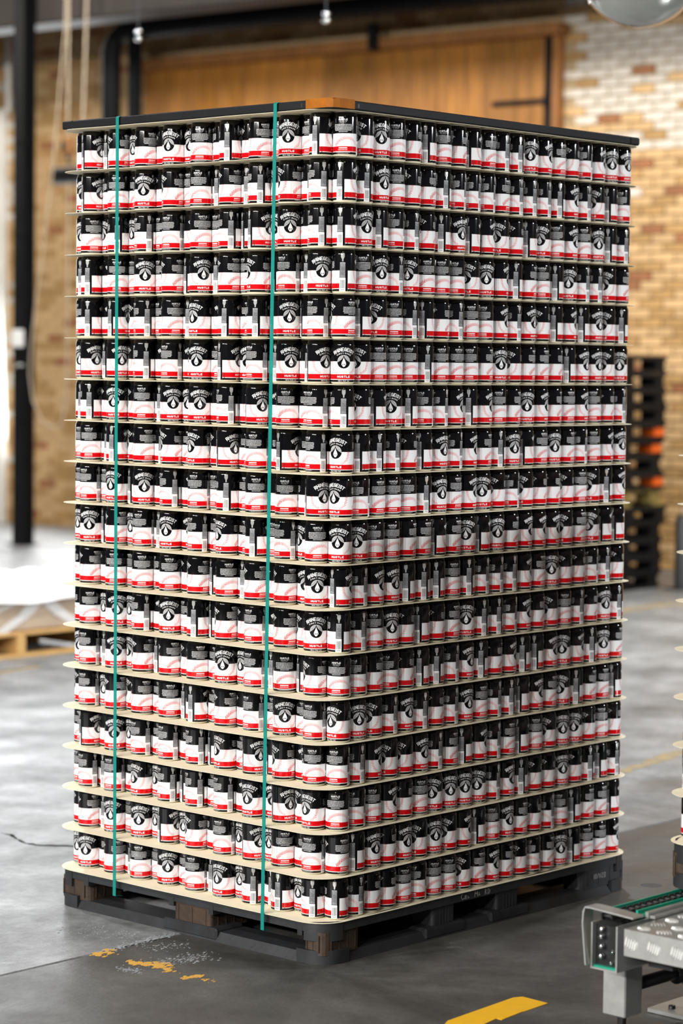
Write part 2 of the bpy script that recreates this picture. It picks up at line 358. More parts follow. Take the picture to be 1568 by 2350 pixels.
    for sg in (-1, 1):
        stitches([(FX+sg*a*deg, y) for a, y in ((27, 28.5), (38, 30.5), (48, 34), (56, 39), (61, 46), (64, 53), (65, 60))], 10, 4.2, 4.6, .8, 1.0, (.86, .22, .26), RD, -1)
    stitches([(X0+a*deg, y) for a, y in ((103, 27), (111, 33.5), (122, 40), (135, 44.5), (150, 47.5), (165, 48.6), (180, 47.6), (193, 45), (203, 40.5), (210, 35), (213, 29.5))], 22, 5.8, 4.0, 1.4, .8, RD, PINK, 1)
    # back panel of small print
    text('HUSTLE', TX, 97.3, 2.9, 3.7, 4.3, 1.15, WHITE); text('INDIA PALE ALE', TX, 92.2, 1.0, 1.6, 1.55, .42, WHITE); rect(TX-8.5, TX+8.5, 88.6, 89.0, WHITE)
    rs = np.random.default_rng(3)
    def lines(cx, y, half, h, col, gap=.55, lw=.8):
        x = cx-half
        while x < cx+half:
            for _ in range(rs.integers(2, 8)):
                if x > cx+half: break
                rect(x, x+lw, y+(rs.random() < .3)*-.2, y+h*(.8+.35*rs.random()), col); x += lw+.28
            x += gap
    for k in range(5): lines(TX-1+(k == 4)*0, 83.2-3.75*k, (25.5, 26, 25.5, 26, 24)[k], 1.9, WHITE)
    lines(TX, 64.4, 12.5, 1.5, WHITE)
    rect(TX-12, TX+12, 20.4, 23.4, WHITE); lines(TX, 21.0, 10.5, 1.6, (.95, .6, .6), .5, 1.0); lines(TX, 16.2, 13, 1.9, (.97, .86, .86), .9, 1.0)
    lines(TX, 9.0, 20, 1.0, (.8, .8, .8), .4, .7); lines(TX, 7.0, 15, .9, (.75, .75, .75), .4, .7)
    # side strip: black column, bare metal bottle shape, notice box, bar code
    rect(BX-9.2, BX+14.4, 4.5, 61, WHITE); rect(BX-9.2, BX-7.8, 12.9, 26.3, RED); rect(BX+7.4, BX+14.2, 0, 62, BLACK); rect(BX-8.6, BX+8, 41.5, 84, BLACK)
    rect(BX-7.4, BX+7.0, 43, 82.4, GREY)
    for k in range(11): lines(BX-.2, 44.2+3.45*k, 6.2, 1.7, (.12, .12, .13), .5, .55)
    for k in range(14): rect(BX-6.8+k, BX-6.3+k, 44.5+2*(k % 3), 80-3*(k % 4), (.35, .35, .36))
    rect(BX-8.8, BX+7.9, 3.5, 40.8, WHITE)
    x = BX-6.2
    while x < BX+5.6:
        w = rs.choice([.22, .4, .62]); rect(x, x+w, 13, 35, (.12, .12, .14)); x += w+rs.choice([.3, .45, .65])
    rect(BX-5, BX+5, 8.6, 10.2, (.55, .55, .57))
    poly([(BX-5, 106.5), (BX-5, 97), (BX-3.6, 94), (BX-2.0, 91), (BX-1.8, 85), (BX+1.8, 85), (BX+2.0, 91), (BX+3.6, 94), (BX+5, 97), (BX+5, 106.5)], SILVER, .55)
    seg(BX-1.4, 109, BX, 111.4, .5, SILVER, .55); seg(BX, 111.4, BX+1.4, 109, .5, SILVER, .55); seg(BX-1.4, 109, BX+1.4, 109, .5, SILVER, .55)
    rect(BX+20, BX+22, 11, 26, (.72, .55, .5), 1.0); disc(BX+21.2, 6.0, 1.0, (.5, .5, .5), 1.0)
    px = np.empty((TH, TW, 4), np.float32); px[..., :3] = np.clip(img, 0, 1); px[..., 3] = np.clip(met, 0, 1)
    im = bpy.data.images.new('can_print', TW, TH, alpha=True); im.alpha_mode = 'CHANNEL_PACKED'; im.pixels.foreach_set(px.ravel()); im.pack(); im.update()
    return im
def print_mat():
    m = bpy.data.materials.new('can_print'); m.use_nodes = True; n = m.node_tree.nodes; l = m.node_tree.links; b = n['Principled BSDF']
    t = n.new('ShaderNodeTexImage'); t.image = draw_label(); t.interpolation = 'Cubic'; t.extension = 'REPEAT'
    uv = n.new('ShaderNodeUVMap'); uv.uv_map = 'UVMap'; l.new(uv.outputs[0], t.inputs[0])
    l.new(t.outputs['Color'], b.inputs['Base Color']); l.new(t.outputs['Alpha'], b.inputs['Metallic'])
    b.inputs['Roughness'].default_value = 0.09; b.inputs['Specular IOR Level'].default_value = 0.42
    return m
M['print'] = print_mat()

# ------------------------------------------------------------------ can meshes
BODY = [(32.1, 5.2), (32.5, 6.6), (32.7, 8.4), (32.75, 12), (32.75, 60), (32.75, 103.5), (32.5, 106.5), (31.7, 109.6), (30.4, 112.8), (29.2, 115.6), (28.6, 117.4)]
BASE = [(22.5, 1.2), (23.6, 0.2), (24.8, 0.0), (26.2, 0.4), (28.4, 1.4), (30.2, 2.7), (31.3, 4.0), (32.1, 5.2)]
RIM = [(28.6, 117.4), (28.3, 118.4), (28.7, 119.5), (29.7, 120.2), (29.8, 120.8), (28.6, 120.8), (27.8, 119.4), (27.5, 117.5), (29.2, 113), (31.7, 105), (31.7, 70)]
def lathe_uv(prof, seg):
    nP = len(prof); th = 2*PI*np.arange(seg+1)/seg - PI; R = np.array([p[0] for p in prof])/1000; Z = np.array([p[1] for p in prof])/1000
    V = np.stack([np.outer(R, np.cos(th)), np.outer(R, np.sin(th)), np.repeat(Z[:, None], seg+1, 1)], -1).reshape(-1, 3)
    U = np.stack([np.tile(np.arange(seg+1)/seg, (nP, 1)), np.repeat(Z[:, None]*1000/CH, seg+1, 1)], -1).reshape(-1, 2)
    i, k = np.meshgrid(np.arange(nP-1), np.arange(seg), indexing='ij'); a = (i*(seg+1)+k).ravel()
    F = np.stack([a, a+1, a+seg+2, a+seg+1], -1); return V, U, F
def np_mesh(name, V, F, U=None, mats=(), mi=None, smooth=True):
    me = bpy.data.meshes.new(name); nf = len(F)
    me.vertices.add(len(V)); me.vertices.foreach_set('co', V.astype(np.float32).ravel())
    me.loops.add(nf*4); me.loops.foreach_set('vertex_index', F.astype(np.int32).ravel())
    me.polygons.add(nf); me.polygons.foreach_set('loop_start', np.arange(0, nf*4, 4, dtype=np.int32)); me.polygons.foreach_set('loop_total', np.full(nf, 4, np.int32))
    for m in mats: me.materials.append(m)
    if mi is not None: me.polygons.foreach_set('material_index', mi.astype(np.int32))
    if smooth: me.polygons.foreach_set('use_smooth', np.ones(nf, bool))
    if U is not None:
        uvl = me.uv_layers.new(name='UVMap'); uvl.data.foreach_set('uv', U[F.ravel()].astype(np.float32).ravel())
    me.update(calc_edges=True); me.validate(); return me
def part_mesh(name, prof, seg, m):
    V, U, F = lathe_uv(prof, seg); return np_mesh(name, V, F, U, [m])
CAN_BODY = part_mesh('can_body', BODY, 40, M['print']); CAN_BASE = part_mesh('base_ring', BASE, 40, M['alu_neck']); CAN_RIM = part_mesh('rim', RIM, 40, M['alu_neck'])
def joined_cans(name, items, seg, profs):
    """one mesh of many cans: items are (x, y, z, rz)"""
    Vs, Us, Fs, Ms = [], [], [], []; k = 0
    pr = [lathe_uv(p, seg) for p in profs]
    for x, y, z, rz in items:
        c, s = math.cos(rz), math.sin(rz)
        for mi, (V, U, F) in enumerate(pr):
            Vs.append(np.stack([x+c*V[:, 0]-s*V[:, 1], y+s*V[:, 0]+c*V[:, 1], z+V[:, 2]], -1)); Us.append(U); Fs.append(F+k); Ms.append(np.full(len(F), 0 if mi == 0 else 1)); k += len(V)
    return np_mesh(name, np.concatenate(Vs), np.concatenate(Fs), np.concatenate(Us), [M['print'], M['alu_neck']], np.concatenate(Ms))

# ------------------------------------------------------------------ floor
floor = MB().box(-18, 16, -18, 22, -0.30, -0.008).build('floor', M['joint']); tag(floor, 'worn grey concrete warehouse floor with saw-cut joints', kind='structure')
jy = 0.56
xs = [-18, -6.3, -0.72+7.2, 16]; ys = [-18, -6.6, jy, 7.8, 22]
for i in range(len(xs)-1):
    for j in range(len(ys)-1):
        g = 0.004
        MB().bbox(xs[i]+g, xs[i+1]-g, ys[j]+g, ys[j+1]-g, -0.02, 0.0, 0.003).build('slab', M['concrete_glare' if j >= 2 else 'concrete'], floor)  # paler slabs carry the window glare on the floor in their colour
def ragged(name, pts, w, z, m, parent=None):
    mb = MB(); v = []
    for (x, y), ww in zip(pts, w): v += [(x-ww*.3, y-ww, z), (x+ww*.3, y+ww, z)]
    return mb.add(v, [(2*i, 2*i+2, 2*i+3, 2*i+1) for i in range(len(pts)-1)]).build(name, m, parent)
cpts = []; cl = [on_z(u, v)[:2] for u, v in ((-40, 1893), (0, 1910), (30, 1916), (48, 1932), (85, 1940), (165, 1942), (260, 1950))]
for a, b in zip(cl, cl[1:]):
    for t in np.linspace(0, 1, 7)[:-1]: cpts.append(tuple(a+(b-a)*t+rng.normal(0, .006, 2)))
crk = ragged('crack', cpts, [0.010+0.008*random.random() for _ in cpts], 0.0006, M['joint'], floor)
# painted marks on the floor
def flat(name, uvs, z0, z1, m, parent=None, jag=0.0):
    P = [on_z(u, v)[:2] for u, v in uvs]; Q = []
    for a, b in zip(P, P[1:]+P[:1]):
        n = 9 if jag else 1
        for k in range(n): Q.append(tuple(a+(b-a)*k/n + (rng.normal(0, jag, 2) if jag else 0)))
    if sum(Q[i][0]*Q[(i+1) % len(Q)][1]-Q[(i+1) % len(Q)][0]*Q[i][1] for i in range(len(Q))) < 0: Q = Q[::-1]
    return MB().prism(Q, z0, z1).build(name, m, parent)
tape = flat('floor_tape', [(1028, 2343), (1178, 2290), (1200, 2288), (1258, 2303), (1206, 2321), (1200, 2322), (1152, 2341), (1140, 2338), (1096, 2358), (1020, 2352)], 0.0, 0.0012, M['yellow'])
tag(tape, 'bright yellow tape strip stuck on dark concrete in front of the conveyor', 'tape')
mk = empty('paint_mark', (*on_z(370, 2215)[:2], 0))
def chips(name, runs, m, z, parent=None, org=(0, 0)):
    mb = MB()
    for uvs, wpx, num, size in runs:
        P = np.array(uvs, float)
        for _ in range(num):
            t = random.random()*(len(P)-1); i = int(t); p = P[i]+(P[i+1]-P[i])*(t-i) + np.array([rng.normal(0, wpx), rng.normal(0, wpx*.36)])
            q = on_z(p[0], p[1]); r_ = size*random.uniform(.25, 1.0)**1.5; n = random.randint(5, 8); a0 = random.random()*6.28; el = random.uniform(.5, 1.1)
            pts = []
            for k in range(n):
                an = a0+2*PI*k/n; rr = r_*random.uniform(.7, 1.1); x, y = rr*math.cos(an)*1.25, rr*math.sin(an)*el*.9; pts.append((q[0]-org[0]+x, q[1]-org[1]+y))
            zz = z+random.uniform(0, .0003); mb.prism(pts, 0.0, zz)
    o = mb.build(name, m, parent); o['kind'] = 'stuff'; return o
og = tuple(mk.location[:2])
chips('paint_fleck', [([(218, 2191), (262, 2185)], 9, 34, .011), ([(240, 2180), (264, 2181)], 4, 14, .009)], M['yellow_worn'], .0006, mk, og)
chips('paint_fleck', [([(300, 2208), (340, 2212), (402, 2230)], 7, 80, .013), ([(352, 2208), (392, 2214)], 4, 26, .009), ([(300, 2208), (400, 2229)], 14, 20, .004)], M['yellow_worn'], .0006, mk, og)
chips('paint_fleck', [([(428, 2245), (462, 2240)], 6, 36, .011), ([(468, 2247), (490, 2254)], 5, 12, .006)], M['yellow_worn'], .0006, mk, og)
chips('white_scuff', [([(235, 2185), (330, 2160), (400, 2143)], 6, 320, .0055), ([(355, 2212), (470, 2195)], 14, 260, .0042), ([(170, 2128), (330, 2160)], 26, 220, .0036), ([(275, 2224), (320, 2228)], 9, 110, .0045), ([(340, 2180), (430, 2165)], 12, 90, .004)], M['scuff'], .0005, mk, og)
tag(mk, 'chipped remains of yellow and white floor paint before the can pallet', 'paint mark')
def worn_line(uvs, lab, jag=0.02):
    tag(flat('painted_line', uvs, 0.0, 0.001, M['yellow_faded'], None, jag), lab, 'floor line')
worn_line([(1405, 1402), (1500, 1387), (1600, 1378), (1600, 1384), (1500, 1394), (1405, 1410)], 'faded yellow line on the floor before the black pallet stack', 0.01)
worn_line([(1420, 1768), (1480, 1748), (1530, 1728), (1600, 1712), (1600, 1722), (1535, 1742), (1485, 1757), (1424, 1778)], 'broken worn yellow line on the floor between the two can stacks', 0.012)
worn_line([(-60, 1546), (0, 1540), (90, 1527), (90, 1532), (0, 1546), (-60, 1552)], 'faint tan line on the floor in front of the wrapped load', 0.01)
st = on_z(1495, 2032); tag(MB().lathe([(0.0, 0.0008), (0.028, 0.0008), (0.034, 0.0)], 18).build('oil_spot', M['rubber'], loc=(st[0], st[1], 0)), 'small dark round spot on the concrete behind the conveyor chain', 'stain')

# ------------------------------------------------------------------ pallet
SX, SY = 1.44852, 1.12032; XO, YO, D = 0.0704842, 0.0442481, 0.0662; PITCHZ = 0.121733
def arc_shell(mb, cx, cy, r, th, a0, a1, ext, z0, z1, mi=0):
    pts = [(cx+r*math.cos(a0+(a1-a0)*k/8), cy+r*math.sin(a0+(a1-a0)*k/8)) for k in range(9)]; inn = [(cx+(r-th)*math.cos(a0+(a1-a0)*k/8), cy+(r-th)*math.sin(a0+(a1-a0)*k/8)) for k in range(9)]
    t0 = (math.sin(a0), -math.cos(a0)); t1 = (-math.sin(a1), math.cos(a1))
    e = lambda p, t: (p[0]+t[0]*ext, p[1]+t[1]*ext)
    loop = [e(pts[0], t0)] + pts + [e(pts[-1], t1)] + [e(inn[-1], t1)] + inn[::-1] + [e(inn[0], t0)]
    n = len(loop); h = n//2
    v = [(x, y, z) for z in (z0, z1) for x, y in loop]; f = []
    for i in range(n): f.append((i, (i+1) % n, n+(i+1) % n, n+i))
    for i in range(h-1):
        j = n-1-i; f += [(j, j-1, i+1, i), (n+i, n+i+1, n+j-1, n+j)]
    mb.add(v, f, mi)
def make_pallet(px=1.432, py=1.106, brown=('c', 'l')):
    root = empty('plastic_pallet'); x0, x1, y0, y1, r = 0.016, px, 0.008, py, 0.07
    mb = MB(); mb.prism(rrect(x0, x1, y0, y1, r), 0.088, H-0.0005)
    cs = ((x0+r, y0+r, PI), (x1-r, y0+r, 1.5*PI), (x1-r, y1-r, 0), (x0+r, y1-r, PI/2))
    for cx, cy, a in cs: arc_shell(mb, cx, cy, r+0.002, 0.016, a, a+PI/2, 0.004, 0.064, H-0.004)
    for ya in (0.44, 0.60, 0.095, 0.965): mb.box(x0-0.001, x0+0.04, ya-0.006, ya+0.012, 0.074, 0.10)
    me = smooth_angle(mb.mesh('top_deck', M['black_plastic'])); put('top_deck', me, root)
    mb = MB(); w = 0.11; out = rrect(x0-.002, x1+.002, y0-.002, y1+.002, r); top = rrect(x0+.014, x1-.014, y0+.014, y1-.014, r-.014); inn = rrect(x0+w, x1-w, y0+w, y1-w, 0.02)
    mb.ring(out, inn, 0.0, 0.026, outer_top=top)
    for cx, cy, a in cs: arc_shell(mb, cx, cy, r+0.003, 0.03, a, a+PI/2, 0.03, 0.001, 0.038)
    for yc in (0.53,): mb.bbox(x0-0.002, x0+0.11, yc-0.11, yc+0.11, 0.001, 0.036, 0.006)
    for xc in (0.53, 0.826): mb.bbox(xc-0.09, xc+0.09, y0-0.002, y0+0.11, 0.001, 0.034, 0.006)
    mb.box(x0+.05, x1-.05, 0.50, 0.60, 0.002, 0.024); mb.box(0.49, 0.585, y0+.05, y1-.05, 0.002, 0.023); mb.box(0.78, 0.875, y0+.05, y1-.05, 0.002, 0.0235)
    me = smooth_angle(mb.mesh('bottom_skid', M['black_plastic'])); put('bottom_skid', me, root)
    for i, (a, b) in enumerate(((0.024, 0.181), (0.483, 0.582), (0.775, 0.877), (1.19, px-0.008))):
        for j, (c, d) in enumerate(((0.016, 0.10), (0.452, 0.603), (0.967, py-0.008))):
            mb = MB(); brownish = i == 0 and brown
            mb.prism(rrect(a, b, c, d, 0.03 if (i in (0, 3) and j in (0, 2)) else 0.012, 5), 0.0255, 0.0885)
            for t in np.linspace(a+.03, b-.03, 4): mb.box(t-.002, t+.002, c-.0015, c+.004, 0.034, 0.080)
            for t in np.linspace(c+.02, d-.02, 3): mb.box(a-.0015, a+.004, t-.002, t+.002, 0.034, 0.080)
            o = put('block', mb.mesh('block', M['pallet_brown'] if brownish else M['black_plastic']), root)
            if brownish: o['label'] = 'brown pallet block'
    return root
pallet = make_pallet()
tag(pallet, 'black plastic pallet with brown blocks on the floor under the tall can stack', 'pallet')
# chalk writing on its right side: loose handwriting strokes
def scribble(strokes, x0, z0, sc, name, lab):
    mb = MB()
    for st_ in strokes:
        for (a, b), (c, d) in zip(st_, st_[1:]):
            L = math.hypot(c-a, d-b) or 1e-6; nx, nz = -(d-b)/L*.05, (c-a)/L*.05
            v = [(x0+sc*(a+nx), 0.0052, z0+sc*(b+nz)), (x0+sc*(a-nx), 0.0052, z0+sc*(b-nz)), (x0+sc*(c-nx), 0.0052, z0+sc*(d-nz)), (x0+sc*(c+nx), 0.0052, z0+sc*(d+nz))]
            mb.add(v + [(x, y+.0005, z) for x, y, z in v], [(0, 1, 2, 3), (7, 6, 5, 4)] + [(i, 4+i, 4+(i+1) % 4, (i+1) % 4) for i in range(4)])
    o = mb.build(name, M['chalk'], pallet); o['label'] = lab
scribble([[(0, 1), (-.3, .5), (.1, 0), (.5, .25)], [(.7, 0), (.8, .6), (1.1, .6), (1.0, .1), (1.3, 0)], [(1.5, .5), (1.6, .05), (1.9, .2)], [(3.4, 0), (3.5, .9), (3.8, .4), (4.1, .9), (4.2, 0)], [(4.6, .6), (4.5, .1), (4.9, .2)], [(6.2, 0), (6.2, .9), (6.6, .7), (6.3, .45), (6.7, 0)], [(7.0, 0), (7.0, .9), (7.5, .6), (7.4, .1), (7.0, 0)]], 0.60, 0.093, 0.017, 'chalk_writing', 'faint white handwriting on the deck edge')
scribble([[(0, .9), (0, 0)], [(.4, .9), (.3, .1), (.7, .1), (.7, .9), (.4, .9)], [(1.0, 0), (1.4, 1)], [(1.7, .9), (1.7, 0)], [(2.1, .9), (2.1, 0)], [(2.4, .9), (2.8, .9), (2.4, 0), (2.9, 0)], [(3.2, 0), (3.2, .9), (3.6, .9), (3.6, 0), (3.2, 0)]], 1.24, 0.056, 0.016, 'chalk_writing', 'faint scratched figures on the far block')

# ------------------------------------------------------------------ tier sheets
def sheet_mesh(seed, th=0.0009, x0=0.0, x1=SX, y0=0.0, y1=SY, r=0.095, sag=0.0012):
    rs = np.random.default_rng(seed); n = 46; out = []
    base = rrect(x0, x1, y0, y1, r, 8); P = []
    for a, b in zip(base, base[1:]+base[:1]):
        L = math.hypot(b[0]-a[0], b[1]-a[1]); k = max(1, int(L/0.033)); P += [(a[0]+(b[0]-a[0])*i/k, a[1]+(b[1]-a[1])*i/k) for i in range(k)]
    m = len(P); ph = rs.random(3)*6.28; cx, cy = (x0+x1)/2, (y0+y1)/2; v = []; f = []
    for ins, dz in ((0.0, 1.0), (0.022, 0.25), (0.05, 0.0)):
        for i, (x, y) in enumerate(P):
            w = dz*(-sag*(.45+.3*math.sin(i*.23+ph[0])+.25*math.sin(i*.61+ph[1])))
            sx = (x1-x0-2*ins)/(x1-x0); sy = (y1-y0-2*ins)/(y1-y0); v.append((cx+(x-cx)*sx, cy+(y-cy)*sy, w))
    v = [(x, y, z) for x, y, z in v] + [(x, y, z-th) for x, y, z in v]; N = 3*m
    for i in range(m):
        j = (i+1) % m
        for k in range(2): f += [(k*m+i, k*m+j, (k+1)*m+j, (k+1)*m+i), (N+k*m+j, N+k*m+i, N+(k+1)*m+i, N+(k+1)*m+j)]
        f.append((N+i, N+j, j, i))
    f += [tuple(2*m+i for i in range(m)), tuple(N+2*m+i for i in range(m))[::-1]]
    return MB().add(v, f).mesh('tier_sheet', M['card'])
for k in range(0, 19):                       # k = layers above it counted from the top: sheet k lies under layer k
    z = H + PITCHZ*(18-k)
    o = put('tier_sheet', sheet_mesh(100+k), None, (0, 0, z))
    if k == 0: lab = 'cream cardboard sheet lying on the top can layer under the black frame'
    elif k == 18: lab = 'cream cardboard sheet lying on the pallet deck under the lowest can layer'
    else: lab = 'cream cardboard sheet directly under the %s can layer from the top of the tall stack' % ORD[k]
    tag(o, lab, 'cardboard sheet', 'cardboard tier sheets of the tall stack')

# ------------------------------------------------------------------ cans of the tall stack: label angle facing the camera, read layer by layer
# per layer: rows 18..1 along the left face (left to right), then cans 0..19 of the row along the right face
LAY = [
 '125 306 289 95 46 110 120 30 33 158 237 255 110 119 180 12 177 269 | 156 36 -18 138 52 235 131 60 255 95 188 195 -16 -75 90 40 160 -85 -27 -55',
 '25 -52 230 160 165 12 120 92 185 165 281 105 275 232 102 86 252 220 | 262 207 -42 127 50 72 202 165 170 165 80 183 187 178 204 -70 183 20 238 148',
 '37 132 75 243 53 217 210 186 -18 137 200 231 305 -62 48 -5 247 228 | 256 -34 225 155 188 45 226 -50 246 -90 15 42 240 2 133 -66 122 -33 228 190',
 '279 262 -10 153 195 0 210 102 300 -15 281 108 210 77 290 188 269 -15 | 242 133 -28 185 2 124 130 142 18 -19 -88 212 72 130 225 -11 183 189 14 72',
 '222 260 -8 286 94 224 212 126 276 46 -8 262 160 252 304 -4 313 200 | 98 245 23 130 195 240 62 190 125 143 -76 185 -66 37 230 -85 225 -54 20 214',
 '42 -31 294 -23 108 227 -5 192 2 20 168 -66 20 196 268 -15 255 -39 | -5 23 123 134 134 208 121 108 132 75 -29 30 73 88 61 228 -60 -56 18 -15',
 '273 248 112 21 105 160 277 -9 33 -1 130 221 -24 -28 -5 156 162 200 | 230 43 252 0 226 155 175 -80 225 -80 126 72 -20 -75 66 102 -75 129 56 184',
 '190 161 268 269 95 121 262 85 163 55 103 -42 156 168 140 -73 145 207 | 30 240 209 191 52 245 -52 172 -77 77 203 -36 249 97 -29 80 171 122 -86 -50',
 '190 189 192 35 298 -2 -20 216 -17 177 200 244 168 150 317 157 248 -37 | 38 160 107 124 140 204 -40 97 -76 -12 36 162 26 54 63 36 106 15 210 -76',
 '53 10 300 111 48 178 275 27 5 204 165 61 162 258 190 200 70 141 | 14 2 148 125 75 94 251 86 -6 249 -25 70 -70 -77 -76 24 90 3 252 247',
 '235 105 120 160 195 151 225 152 110 100 300 135 277 104 107 107 16 -4 | -80 182 -66 -50 228 210 226 117 208 178 178 189 -87 88 -20 38 46 164 191 41',
 '240 148 49 -5 53 215 -1 10 212 261 306 95 108 188 -14 107 95 -3 | 238 191 138 -26 52 243 57 95 -15 200 196 169 -69 64 28 121 187 56 -40 194',
 '37 188 281 0 66 93 289 117 102 131 163 19 50 190 277 148 301 87 | 160 160 73 156 60 231 218 179 -55 216 64 -80 221 231 -67 -10 -82 203 -28 75',
 '97 190 45 98 94 121 166 141 289 -86 165 104 121 201 168 -2 166 182 | 43 -24 23 185 -48 193 60 180 -44 104 180 198 244 -66 86 2 217 78 96 235',
 '170 -55 130 8 51 202 167 202 145 215 306 62 168 -35 310 81 -5 158 | 169 190 -77 34 35 -52 186 84 236 -80 180 95 245 121 26 -26 -10 40 122 50',
 '210 204 285 186 156 55 58 215 301 217 170 208 -7 37 22 -39 88 48 | 156 163 132 -70 58 119 -2 -25 -26 -8 181 -62 216 40 46 -32 40 200 236 188',
 '112 109 280 25 202 17 50 -57 42 87 245 184 50 -34 41 134 140 180 | 107 240 -42 60 -46 29 -31 23 -77 240 133 -46 88 54 178 140 233 88 88 247',
 '46 21 150 118 270 161 192 4 168 176 281 42 40 237 262 262 43 240 | 247 191 65 62 117 160 119 122 22 97 -60 80 39 158 79 -26 235 118 101 -85']
def can_xy(j, i): return XO + (D/2 if j % 2 == 0 else 0) + i*D, YO + j*D*math.sqrt(3)/2
def feature(a):
    a = (a+180) % 360-180
    if -40 <= a <= 40: return 'round emblem'
    if 40 < a <= 95: return 'half emblem and stitches'
    if 95 < a <= 185: return 'small-print panel'
    if -160 <= a < -95: return 'bar code strip'
    if a < -40: return 'letter arch edge'
    return 'curved stitches'
vis = {}
for k in range(18):
    a, b = LAY[k].split('|')
    for n_, ang in enumerate(a.split()): j = 18-n_; vis[k, j, 0] = float(ang)
    for i, ang in enumerate(b.split()): vis[k, 0, i] = float(ang)
def rz_for(x, y, ang): return math.atan2(CAM[1]-y, CAM[0]-x) - math.radians(ang)
singles = []
for k in range(18):
    for j in range(1, 18, 2): singles.append((k, j, 0))
    for i in range(7): singles.append((k, 0, i))
for k in range(17, 5, -1): singles.append((k, 0, 7))
singles_set = set(singles)
proto = None
for key in singles:
    k, j, i = key; x, y = can_xy(j, i); x += random.uniform(-.0012, .0012); z = H + PITCHZ*(17-k) + .0002; ang = vis[key]
    if proto is None:
        o = proto = empty('beverage_can'); put('can_body', CAN_BODY, o); put('rim', CAN_RIM, o); put('base_ring', CAN_BASE, o)
        for c in o.children:
            if c.name.startswith('rim'): c['label'] = 'bare metal rim of the open can'
            if c.name.startswith('base_ring'): c['label'] = 'bare metal base of the can'
    else: o = copy_tree(proto)
    o.location = (x, y, z); o.rotation_euler = (0, 0, rz_for(x, y, ang))
    L = 'top layer' if k == 0 else 'lowest layer' if k == 17 else '%s layer from top' % ORD[k+1]
    ft = feature(ang)
    if j == 0 and i == 0: lab = 'can at the near corner, %s, %s showing' % (L, ft)
    elif j == 0: lab = 'can in %s, right side, %s from near corner, %s' % (L, ORD[i], ft)
    else: lab = 'can in %s, left side, %s from near corner, %s' % (L, ORD[(j+1)//2], ft)
    tag(o, lab, 'can', 'printed cans nearest on the tall stack')
rest, inner = [], []
for k in range(18):
    z = H + PITCHZ*(17-k) + .0002
    for j in range(19):
        nx = 20 if j % 2 == 0 else 21
        for i in range(nx):
            x, y = can_xy(j, i)
            if (k, j, i) in singles_set: continue
            if (k, j, i) in vis: rest.append((x, y, z, rz_for(x, y, vis[k, j, i])))
            elif i <= 1 or j == 1 or i == nx-1 or j == 18: inner.append((x, y, z, random.uniform(0, 6.28)))
o = put('stacked_cans', joined_cans('stacked_cans', rest, 32, [BODY, BASE, RIM])); tag(o, 'printed cans further back along both sides of the tall stack', 'cans', kind='stuff')
LOWB = [(31.9, 5.0), (32.7, 8), (32.75, 104), (31.4, 110), (28.6, 117.4)]; LOWR = [(28.6, 117.4), (29.7, 120.6), (27.4, 119.6)]; LOWS = [(24.0, 0), (29.6, 2.2), (31.9, 5.0)]
o = put('inner_cans', joined_cans('inner_cans', inner, 16, [LOWB, LOWS, LOWR])); tag(o, 'printed cans of the inner and rear rows in the tall stack', 'cans', kind='stuff')

# ------------------------------------------------------------------ top frame with tape, straps
zf = H + 18*PITCHZ + 0.0005; ft_ = 0.024
fr = empty('top_frame', (0, 0, zf)); fx0, fx1, fy0, fy1, fw = 0.002, 1.395, -0.004, 1.078, 0.075
def rail(x0, x1, y0, y1): put('rail', smooth_angle(MB().bbox(x0, x1, y0, y1, 0, ft_, 0.003).mesh('rail', M['black_wood'])), fr)
rail(fx0, fx0+fw, fy0+fw, fy1-.045); rail(fx1-fw, fx1, fy0+fw, fy1-fw); rail(fx0+fw, fx1-.05, fy0, fy0+fw); rail(fx0, fx1, fy1-.0445, fy1)
MB().prism([(fx0+.022, fy0), (fx0+fw-.0005, fy0), (fx0+fw-.0005, fy0+fw-.0005), (fx0, fy0+fw-.0005), (fx0, fy0+.022), (fx0+.006, fy0+.006)], 0, ft_).build('corner_block', M['black_wood'], fr)
MB().bbox(fx1-.0495, fx1, fy0, fy0+fw-.0005, 0, ft_, .004).build('corner_block', M['black_wood'], fr)
mb = MB(); t = 0.0016; xa, ya = fx0-t, fy0-t
outl = [(xa+.085, ya), (xa+.026, ya), (xa+.007, ya+.007), (xa, ya+.026), (xa, ya+.100)]; inl = [(xa+.085, ya+.002), (xa+.027, ya+.002), (xa+.009, ya+.009), (xa+.002, ya+.027), (xa+.002, ya+.100)]
P = outl + inl[::-1]
n = len(P); v = [(x, y, z) for z in (0.001, ft_+.002) for x, y in P]; f = [(i, (i+1) % n, n+(i+1) % n, n+i) for i in range(n)]
for i in range(4): f += [(n+i, n+i+1, n+n-2-i, n+n-1-i), (n-1-i, n-2-i, i+1, i)]
mb.add(v, [q[::-1] for q in f]); mb.box(xa+.004, xa+.09, ya+.004, ya+.10, ft_+.0004, ft_+.0019)
tp = mb.build('corner_tape', M['tape'], fr); tp['label'] = 'shiny brown packing tape round the near corner'
for px_, py_, s_ in ((fx0+.10, fy0-.0006, 0), (fx0-.0006, .11, 1)):
    m_ = MB()
    if s_ == 0: m_.box(px_-.003, px_+.003, py_, py_+.002, .006, .016)
    else: m_.box(px_, px_+.002, py_-.003, py_+.003, .006, .016)
    m_.build('nail', M['steel_dark'], fr)
tag(fr, 'flat black wooden frame with taped corner on top of the tall can stack', 'frame')
